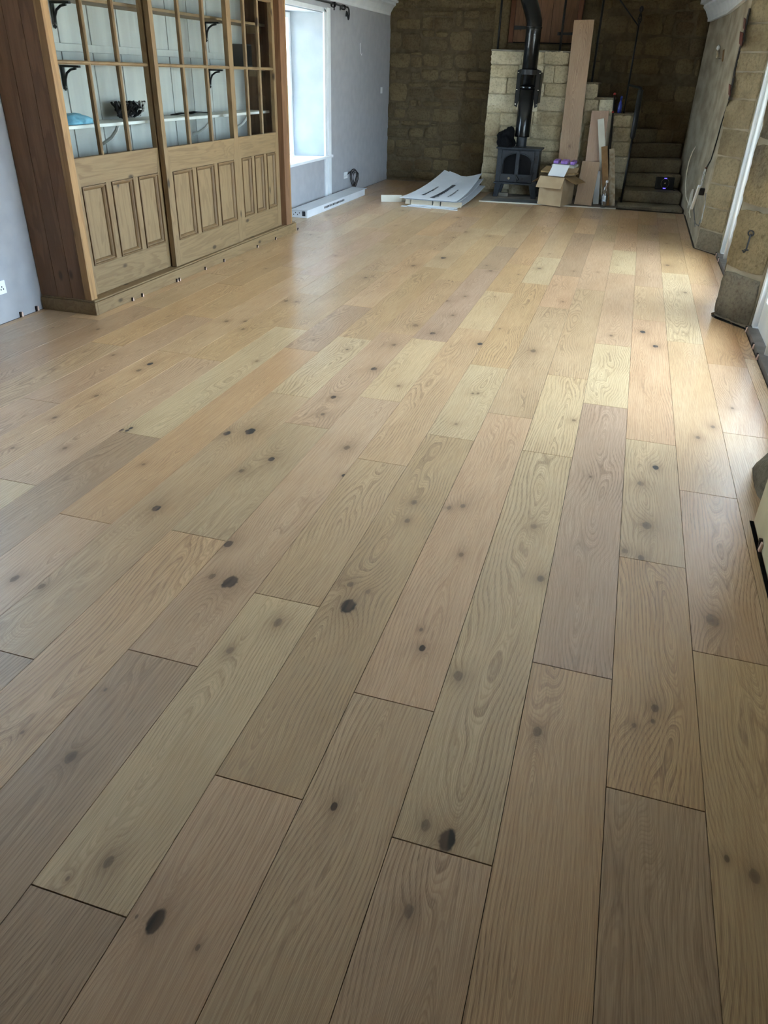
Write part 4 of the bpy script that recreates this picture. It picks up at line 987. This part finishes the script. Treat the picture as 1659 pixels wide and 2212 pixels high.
MB().obox(P3(0, dep, hgt), ux*wid, uy*.10+Vector((0, 0, .09)), uy*.003+Vector((0, 0, -.003))).build('flap', 'card', cb)
for z in (.0,): box('tape', tuple(P3(.0, -.002, .02)), tuple(P3(.0, -.002, .02)+Vector((.035, .001, .015))), 'white', cb)
fil = MB().obox(P3(.02, .03, .02), ux*(wid-.04), uy*(dep-.06), (0, 0, .33)).build('packed_boxes', 'carddark', None, bevel=.004); tag(fil, 'brown inner carton packed inside the open cardboard box', 'carton')
bk1 = MB().obox(P3(-.05, .10, .405), ux*.25, uy*.18+Vector((0, 0, .05)), (0, 0, .018)).build('board_offcut', 'carddark', None); tag(bk1, 'brown card offcut resting across the open cardboard box', 'card')
bk2 = MB().obox(P3(.095, .02, .378), ux*.24, uy*.15+Vector((0, 0, .13)), Vector((0, -.004, .006))).build('white_booklet', 'white', None); tag(bk2, 'white paper booklet propped in the open cardboard box', 'booklet')
for i, (a, b) in enumerate(((.06, .075), (.165, .10), (.30, .065))):
    o = MB().obox(P3(a, .24+.01*i, .512), ux*b, uy*.10+Vector((0, 0, .02)), (0, 0, .04)).build('purple_packet', 'purple', None, bevel=.008)
    tag(o, ('small purple packet nearest the stove on the cardboard box', 'wider purple packet between two others on the cardboard box', 'purple packet nearest the leaning boards on the cardboard box')[i], 'packet', 'purple packets in the cardboard box')
MB().obox(P3(.05, .22, .475), ux*.33, uy*.15+Vector((0, 0, .02)), (0, 0, .025)).build('packet_tray', 'offwhite', None)
tag(bpy.data.objects['packet_tray'], 'pale tray carrying the purple packets in the cardboard box', 'tray')
MB().obox(P3(wid-.02, .08, .395), ux*.13+Vector((0, 0, .015)), uy*.14, (0, 0, .02)).build('wood_offcut', 'carddark', None)
tag(bpy.data.objects['wood_offcut'], 'small wood offcut leaning out of the cardboard box', 'offcut')

# ================================================================== LEANING BOARDS
def lean(name, bl, br, tl, tr_, ytop, mat, label, cat='board', th_=.015, zb=HZ, attrs=None, parts=None, ybot=None):
    if ybot is None: p0, p1 = atz(*bl, zb), atz(*br, zb)
    else:
        p0, p1 = aty(*bl, ybot), aty(*br, ybot); p0.z = p1.z = zb
    q0, q1 = aty(*tl, ytop), aty(*tr_, ytop)
    U = p1-p0; V = ((q0-p0)+(q1-p1))/2; L_ = V.length; v = V.normalized(); u = (U-v*U.dot(v)); wdt = u.length; u.normalize(); n = u.cross(v)
    if n.y > 0: n = -n
    # local frame: x across, y along, z out of the face
    me = bpy.data.meshes.new(name); h_, l_ = wdt/2, L_/2
    vs = [(x, y, z) for z in (-th_, 0) for x, y in ((-h_, -l_), (h_, -l_), (h_, l_), (-h_, l_))]
    me.from_pydata(vs, [], [(3, 2, 1, 0), (4, 5, 6, 7), (0, 1, 5, 4), (1, 2, 6, 5), (2, 3, 7, 6), (3, 0, 4, 7)]); me.materials.append(MT[mat])
    o = bpy.data.objects.new(name, me); COL.objects.link(o)
    c = (p0+p1)/2+V/2; zz = u.cross(v); s = 1
    if zz.y > 0: u = -u; zz = -zz
    # lift so that the lower edge just rests
    o.matrix_world = Matrix(((u.x, v.x, zz.x, c.x), (u.y, v.y, zz.y, c.y), (u.z, v.z, zz.z, c.z), (0, 0, 0, 1)))
    low = min((o.matrix_world @ Vector(q)).z for q in vs); o.location.z += zb-low
    b = o.modifiers.new('soft_edges', 'BEVEL'); b.width = .001; b.segments = 1
    for k, val in (attrs or {}).items(): o[k] = val
    return tag(o, label, cat)
def oakattr(t, s, knots=(), con=.6, off=.0, dep_=.0):
    d = dict(tone=list(lin(TONES[t])), seed=s, style=[off, dep_, con])
    for i in range(5): d['knot%d' % i] = [knots[i][0], 0.62*knots[i][1], 0.5, knots[i][2]] if i < len(knots) else [0., 9., 0., .004]
    return d
lean('oak_plank', (1196, 432), (1236, 434), (1243, 43), (1281, 45), 12.30, 'oak', 'full length oak plank standing upright behind the cardboard box', attrs=oakattr('E', 3.3, [(.0, -.42, .010)], .9), ybot=12.05)
lean('oak_plank', (1240, 442), (1277, 445), (1258, 348), (1296, 352), 11.72, 'oak', 'short oak plank offcut leaning beside the cardboard box', attrs=oakattr('E', 8.3, [], .6))
lean('oak_plank', (1253, 436), (1289, 438), (1284, 240), (1310, 241), 12.20, 'oak', 'pinkish oak board leaning behind the short offcut', attrs=oakattr('S', 12.3, [], .35), ybot=11.92)
lean('brown_strip', (1254, 430), (1262, 431), (1279, 243), (1286, 243), 12.30, 'doorwood', 'thin brown strip behind the pinkish oak board', ybot=12.10)
lean('primed_strip', (1299, 442), (1313, 442), (1290, 259), (1305, 259), 12.05, 'offwhite', 'pale primed strip leaning before the pinkish oak board', ybot=11.76)
lean('primed_strip', (1297, 440), (1312, 441), (1309, 250), (1322, 252), 12.24, 'offwhite', 'pale primed strip with square top beside the black rods', ybot=11.98)
lean('hardboard_strip', (1302, 444), (1316, 444), (1298, 318), (1313, 318), 11.80, 'mdf', 'brown hardboard strip leaning behind the plastic bottle', ybot=11.64)
lean('laminate_strip', (1317, 441), (1329, 442), (1314, 323), (1330, 323), 11.88, 'stonestrip', 'speckled stone effect strip leaning at the edge of the steps', ybot=11.70)
lean('white_offcut', (1281, 438), (1293, 439), (1285, 370), (1297, 371), 11.80, 'white', 'white board offcut tucked behind the short oak offcut', ybot=11.78)
for i, (b, t_, lab) in enumerate((((1309, 430), (1328, 203), 'tall black rod with red tip leaning against the stone pillar'), ((1306, 436), (1324, 242), 'shorter black rod with red tip leaning against the stone pillar'))):
    p = aty(*b, 11.90-.07*i); p.z = HZ+.02; q = aty(*t_, 12.22-.07*i)
    r_ = thing('tipped_rod', (p.x, p.y, HZ), lab, 'rod')
    MB().tube([p, p+(q-p)*.45, q], [.016, .026 if i else .014, .010], 8).build('shaft', 'black', r_, smooth=True)
    MB().lathe([(.006, -.018), (.016, -.008), (.016, .008), (.006, .016)], q, 10).build('tip', 'red', r_, smooth=True)
p = aty(1337, 245, YF+.03); bb = thing('blue_bottle', (p.x, YF+.03, 1.151), 'small blue spray bottle on the stone pillar', 'bottle')
MB().lathe([(.022, 0), (.028, .01), (.028, .10), (.018, .14), (.012, .15), (.012, .165)], (p.x, YF+.03, 1.151), 12).build('bottle_body', 'blue', bb, smooth=True)
MB().lathe([(.015, .165), (.016, .20), (.010, .215)], (p.x, YF+.03, 1.151), 10).build('cap', 'blue', bb, smooth=True)
# plastic water bottle
p = atz(1302, 449, HZ); p.z = HZ
g = G('clear_plastic'); geo = g.n('ShaderNodeNewGeometry'); fr = g.math('POWER', g.math('SUBTRACT', 1.0, g.math('ABSOLUTE', g.vmath('DOT_PRODUCT', geo.outputs['Normal'], geo.outputs['Incoming'], out=1)), clamp=True), 4.0); tr0 = g.n('ShaderNodeBsdfTransparent'); tr0.inputs[0].default_value = (.80, .86, .90, 1)
gl0 = g.n('ShaderNodeBsdfGlossy'); gl0.inputs['Roughness'].default_value = .08; mx0 = g.n('ShaderNodeMixShader')
g.L.new(g.math('ADD', fr, .12), mx0.inputs[0]); g.L.new(tr0.outputs[0], mx0.inputs[1]); g.L.new(gl0.outputs[0], mx0.inputs[2]); g.L.new(mx0.outputs[0], g.out.inputs[0]); MT['pet'] = g.m
wbt = thing('water_bottle', tuple(p), 'clear plastic water bottle standing before the leaning strips', 'bottle')
MB().lathe([(.03, .0), (.042, .008), (.044, .03), (.040, .045), (.044, .06), (.040, .075), (.044, .09), (.044, .17), (.038, .18), (.043, .20), (.040, .25), (.022, .30), (.014, .315), (.014, .33)], p, 16).build('bottle_body', 'pet', wbt, smooth=True)
MB().lathe([(.0445, .09), (.0445, .165)], p, 16).build('label_band', 'pet', wbt)
MB().lathe([(.017, .325), (.017, .35), (.012, .353)], p, 12).build('cap', 'white', wbt)

# ================================================================== ROUTER, CABLES, LEADS
rt0 = atz(1434, 410, .212); ro = thing('router', (rt0.x, rt0.y, .212), 'black router with blue lights standing on the stone step', 'router')
ra = Vector((.98, .18, 0)).normalized(); rn_ = Vector((.18, -.98, 0)).normalized(); rb_ = Vector((0, 0, 1))*.98-rn_*.18; rb_.normalize(); c0 = rt0-ra*.13+Vector((0, 0, .003))
MB().obox(c0, ra*.26, rb_*.165, -rn_*.035).build('case', 'black', ro, bevel=.012, seg=3)
cc_ = c0+ra*.13+rb_*.083+rn_*.003
MB().tube([cc_+ra*.055*math.cos(a)+rb_*.062*math.sin(a) for a in [i*math.pi/12 for i in range(25)]], .0015, 5).build('ring', 'brass', ro)
MB().tube([cc_, cc_+rn_*.002], .011, 10).build('badge', 'brass', ro)
for s in (-1, 1): MB().obox(cc_+rb_*(.066*s)-ra*.018-rb_*.005, ra*.036, rb_*.010, rn_*.002).build('light', 'led', ro)
rw = lambda x, y, d=.02: atx(x, y, XR-d)
MB().tube([c0+ra*.24+Vector((0, .03, .01)), rt0+Vector((.17, -.05, -.01)), rt0+Vector((.20, -.22, -.01))], .005, 6).build('power_lead', 'black', ro)

def strip(name, t0, b0, w_, mat, label, d):
    t_ = atx(*t0, XR-d); b_ = atx(*b0, XR-d-.02); ax = (t_-b_); sdv = Vector((0, 1, 0)); sdv = (sdv-ax.normalized()*sdv.dot(ax.normalized())).normalized()
    o = thing(name, (b_.x, b_.y, b_.z), label, 'extension lead')
    MB().obox(b_-sdv*w_/2, sdv*w_, ax, (-.03, 0, 0)).build('socket_bar', mat, o, bevel=.006)
    L_ = ax.length
    for k in range(4):
        q = b_+ax*(.15+.2*k); MB().obox(q-sdv*w_*.3+Vector((-.031, 0, 0)), sdv*w_*.6, ax.normalized()*.03, (-.001, 0, 0)).build('socket_face', 'shelfp', o)
    return o
e1 = strip('extension_lead', (1514, 402), (1497, 450), .055, 'white', 'white extension lead bar leaning at the foot of the cement wall', .05)
e2 = strip('extension_lead', (1499, 412), (1491, 447), .055, 'shelfp', 'grey extension lead bar half behind the white one by the steps', .005)
MB().tube([rw(1514, 402), rw(1516, 390), rw(1519, 378), rw(1523, 365)], .005, 6).build('lead', 'white', e1, smooth=True)
MB().tube([rw(1516, 402), rw(1519, 390), rw(1522, 378), rw(1525, 366)], .005, 6).build('lead', 'white', e1, smooth=True)
MB().tube([rw(1497, 452), rw(1499, 462), rw(1500, 475), rw(1503, 484), rw(1509, 488), rw(1513, 475)], .005, 6).build('lead', 'greycable', e1, smooth=True)
MB().tube([rw(1502, 420), rw(1499, 440), rw(1500, 465), rw(1501, 490)], .004, 6).build('lead', 'greycable', e2, smooth=True)
ad = thing('plug_adapter', tuple(rw(1521, 420)), 'black power adapter plugged in beside the door jamb', 'adapter')
q = rw(1521, 414, .002); MB().box((q.x-.05, q.y-.05, q.z-.035), (q.x, q.y+.05, q.z+.035)).build('case', 'black', ad, bevel=.006)
MB().tube([rw(1525, 418), rw(1523, 440), rw(1518, 462), rw(1514, 482)], .004, 6).build('lead', 'greycable', ad, smooth=True)
wc = thing('wall_cable', tuple(rw(1488, 455)), 'cream cable looping down the dark corner of the cement wall', 'cable')
wpts = [(1527, 268), (1519, 288), (1507, 310), (1496, 328), (1488, 350), (1483, 375), (1481, 400), (1482, 425), (1487, 440), (1491, 450), (1489, 458), (1493, 470)]
ysd = [12.6, 12.2, 11.9, 11.75, 11.6, 11.5, 11.4, 11.2, 10.9, 10.6, 10.5, 10.4]
MB().tube([Vector((min(p.x, XR-.012), p.y, p.z)) for p in [aty(x, y, yy) for (x, y), yy in zip(wpts, ysd)]], .0075, 6).build('cable_run', 'cable', wc, smooth=True)
# wall lamp holder
lp = thing('wall_lamp', tuple(atx(1552, 125, XR-.04)), 'small bare lamp holder on the cement wall near the cornice', 'wall lamp')
MB().tube([atx(1549, 125, XR-.04), atx(1550, 112, XR-.04)], .016, 10).build('candle_tube', 'brass', lp, smooth=True)
MB().lathe([(.008, -.03), (.022, -.012), (.022, .010), (.006, .03)], atx(1552, 103, XR-.04), 10).build('bulb', 'white', lp, smooth=True)
MB().tube([atx(1549, 124, XR-.04), atx(1556, 127, XR-.03), atx(1561, 122, XR+.004)], .007, 6).build('arm', 'brass', lp)
MB().tube([atx(1563, 130, XR+.002), atx(1565, 110, XR+.002)], .02, 8).build('back_plate', 'mdf', lp)

# ================================================================== FLOORING BOXES
fbx = thing('flooring_carton', (-2.51, 9.98, 0), 'long white flooring carton lying against the wall under the window', 'carton')
a0 = atz(635, 470); a1 = atz(662, 472)
MB().box((-2.63, 8.88, .001), (-2.425, 11.10, .088)).build('carton_body', 'whitecard', fbx, bevel=.003)
MB().prism([(-2.635, 8.86, .089), (-2.415, 8.86, .089), (-2.40, 11.12, .092), (-2.635, 11.14, .092)], (0, 0, .003)).build('lid', 'whitecard', fbx)
box('end_print', (-2.492, 8.878, .022), (-2.452, 8.8795, .078), 'ink', fbx)
for i in range(4): box('end_print', (-2.61+.025*i, 8.878, .03+.02*(i % 2)), (-2.60+.025*i, 8.8795, .042+.02*(i % 2)), 'ink', fbx)
rn2 = random.Random(3)
yy = 9.45
while yy < 10.2:
    l_ = rn2.uniform(.02, .05); box('side_print', (-2.4248, yy, .035), (-2.4238, yy+l_, .060), 'ink', fbx); yy += l_+.014

pk = thing('flattened_packaging', (-1.3, 11.3, 0), 'pile of flattened white flooring packaging curling up against the stone block', 'packaging')
def sheet(xa0, xa1, y0, y1, zf, zr, mat, jit, name='sheet', th_=.004, skew=.12):
    pts = []
    for i in range(10):
        t = i/9; row = []
        for j in range(6):
            s = j/5; y = y0+(y1-y0)*t
            z = zf+(zr-zf)*(t**2.2)+.02*math.sin(s*3.1+jit)*t*2+.035*abs(s-.5)*2*t**2
            row.append((xa0+(xa1-xa0)*s+skew*t+.20*t*(1-s), y, z))
        pts.append(row)
    return MB().sheet(pts, (0, 0, th_)).build(name, mat, pk)
sheet(-1.60, -.95, 10.36, 12.1, .003, .05, 'whitecard', 0, skew=.03); sheet(-1.56, -.90, 10.39, 12.2, .014, .10, 'whitecard', 1, skew=.05)
sheet(-1.66, -.92, 10.50, 12.25, .075, .20, 'whitecard', 2, skew=.03); top_s = sheet(-1.72, -.93, 10.46, 12.28, .092, .24, 'whitecard', 3, skew=.0)
for xa0, xa1 in ((-1.64, -1.57), (-1.56, -1.27), (-1.25, -1.16), (-1.14, -.86)):
    MB().obox((xa0, 10.48, .018), (xa1-xa0, .02, 0), (0, .03, .06), (0, .003, 0)).build('end_flap', 'greycard', pk)
MB().obox((-2.02, 10.60, .003), (.26, .12, 0), (-.01, .02, .085), (.004, -.003, 0)).build('side_flap', 'offwhite', pk)
MB().obox((-1.99, 10.63, .003), (.27, .10, .0), (.02, .28, .05), (0, 0, .004)).build('side_flap', 'greycard', pk)
for a, b in ((-1.66, .05), (-1.33, .06), (-.99, .08)): box('tab', (a, 10.33, .002), (a+b+.03, 10.40, .006), 'whitecard', pk)
# printed lines on the top sheet (illegible at this distance)
def prt(x0, y0, y1, w_, seed):
    rn3 = random.Random(seed); y = y0
    while y < y1:
        l_ = rn3.uniform(.02, .05); pts = []
        for yy in (y, min(y+l_, y1)):
            t = (yy-10.46)/(12.28-10.46); row = []
            for xx in (x0, x0+w_*rn3.uniform(.5, 1)):
                s = (xx+1.72)/.79; xx = xx+.2*t*(1-s); z = .092+(.148)*(t**2.2)+.02*math.sin(s*3.1+3)*t*2+.035*abs(s-.5)*2*t**2
                row.append((xx, yy, z+.010))
            pts.append(row)
        MB().sheet(pts, (0, 0, .0008)).build('print', 'ink', top_s); y += l_+rn3.uniform(.008, .02)
prt(-1.34, 10.62, 11.75, .075, 1); prt(-1.52, 10.8, 11.5, .035, 2); prt(-1.14, 10.8, 11.4, .03, 3)

# ================================================================== CREAM PANEL on the right, spacer wedges
cp = MB().box((1.965, 1.2, .004), (1.995, 2.955, 1.05)).build('cream_board', 'cream', None, bevel=.003); tag(cp, 'cream painted board standing against the right wall beside the boulder', 'board')
bg2 = MB().box((1.95, 1.2, .0005), (1.9648, 2.955, .003)).build('gap_shade_strip', 'dark', None); tag(bg2, 'flat black strip standing in for the dark gap along the foot of the cream board', 'painted gap')  # flat black strip on the planks, painted in place of a shaded gap

def wedge(p, dirn, label, group, dark_first=True, s=1.0):
    """a pair of tapered spacer blocks: dirn points from the wall into the room"""
    dirn = Vector(dirn).normalized(); sd = Vector((-dirn.y, dirn.x, 0)); up = Vector((0, 0, 1))
    t_ = thing('spacer_wedge', tuple(p), label, 'spacer', group)
    a, b = ('wedgedark', 'wedgepale')
    p = Vector(p)
    MB().prism([p+dirn*.001-sd*.013*s, p+dirn*.008-sd*.013*s, p+dirn*.014-sd*.013*s+up*.030*s, p+dirn*.001-sd*.013*s+up*.030*s], sd*.011*s).build('dark_half', a, t_)
    MB().prism([p+dirn*.001, p+dirn*.010, p+dirn*.007+up*.026*s, p+dirn*.001+up*.026*s], sd*.013*s).build('pale_half', b, t_)
for px, lab, gp in (((287, 650), 'two-tone spacer wedge below the dresser door beside the brown side', 'wedges below the first dresser door'), ((308, 641), 'two-tone spacer wedge below the dresser door beside the brown side', 'wedges below the first dresser door'),
                ((384, 609), 'one of two touching spacer wedges at the dresser plinth', 'touching wedge pair'), ((391, 607), 'one of two touching spacer wedges at the dresser plinth', 'touching wedge pair'),
                ((446, 583), 'two-tone spacer wedge below the middle dresser door', 'wedges below the middle dresser door'), ((489, 566), 'two-tone spacer wedge below the middle dresser door', 'wedges below the middle dresser door'),
                ((559, 535), 'two-tone spacer wedge below the dresser door beside the end post', 'wedges below the last dresser door'), ((597, 518), 'two-tone spacer wedge below the dresser door beside the end post', 'wedges below the last dresser door'),
                ((640, 497), 'single spacer wedge at the plinth corner near the flooring carton', None)):
    q = atz(*px, 0.0); wedge((CX+.046, q.y, 0), (1, 0, 0), lab, gp, s=.9)
for px in ((46, 684), (78, 671)):
    q = atz(*px, 0.0); wedge((XL, q.y, 0), (1, 0, 0), 'small two-tone spacer wedge against the white wall beside the dresser', 'wedges along the white wall', s=1.2)
for px in ((640, 447), (648, 443)):
    pass
for y in (8.70, 8.42):
    wedge((2.243, y, .0), (-1, 0, 0), 'spacer wedge at the threshold of the door beyond the pier', 'wedges at the far door', s=1.3)
for px in ((1626, 718), (1641, 755), (1652, 778)):
    q = atz(*px, 0.0); wedge((2.243, min(q.y, 5.88), .0), (-1, 0, 0), 'spacer wedge at the threshold of the door before the pier', 'wedges at the near door', s=1.3)
q = atz(1646, 1190); wedge((1.964, q.y, .003), (-1, 0, 0), 'spacer wedge at the foot of the cream board', 'wedges at the cream board', s=1.4)
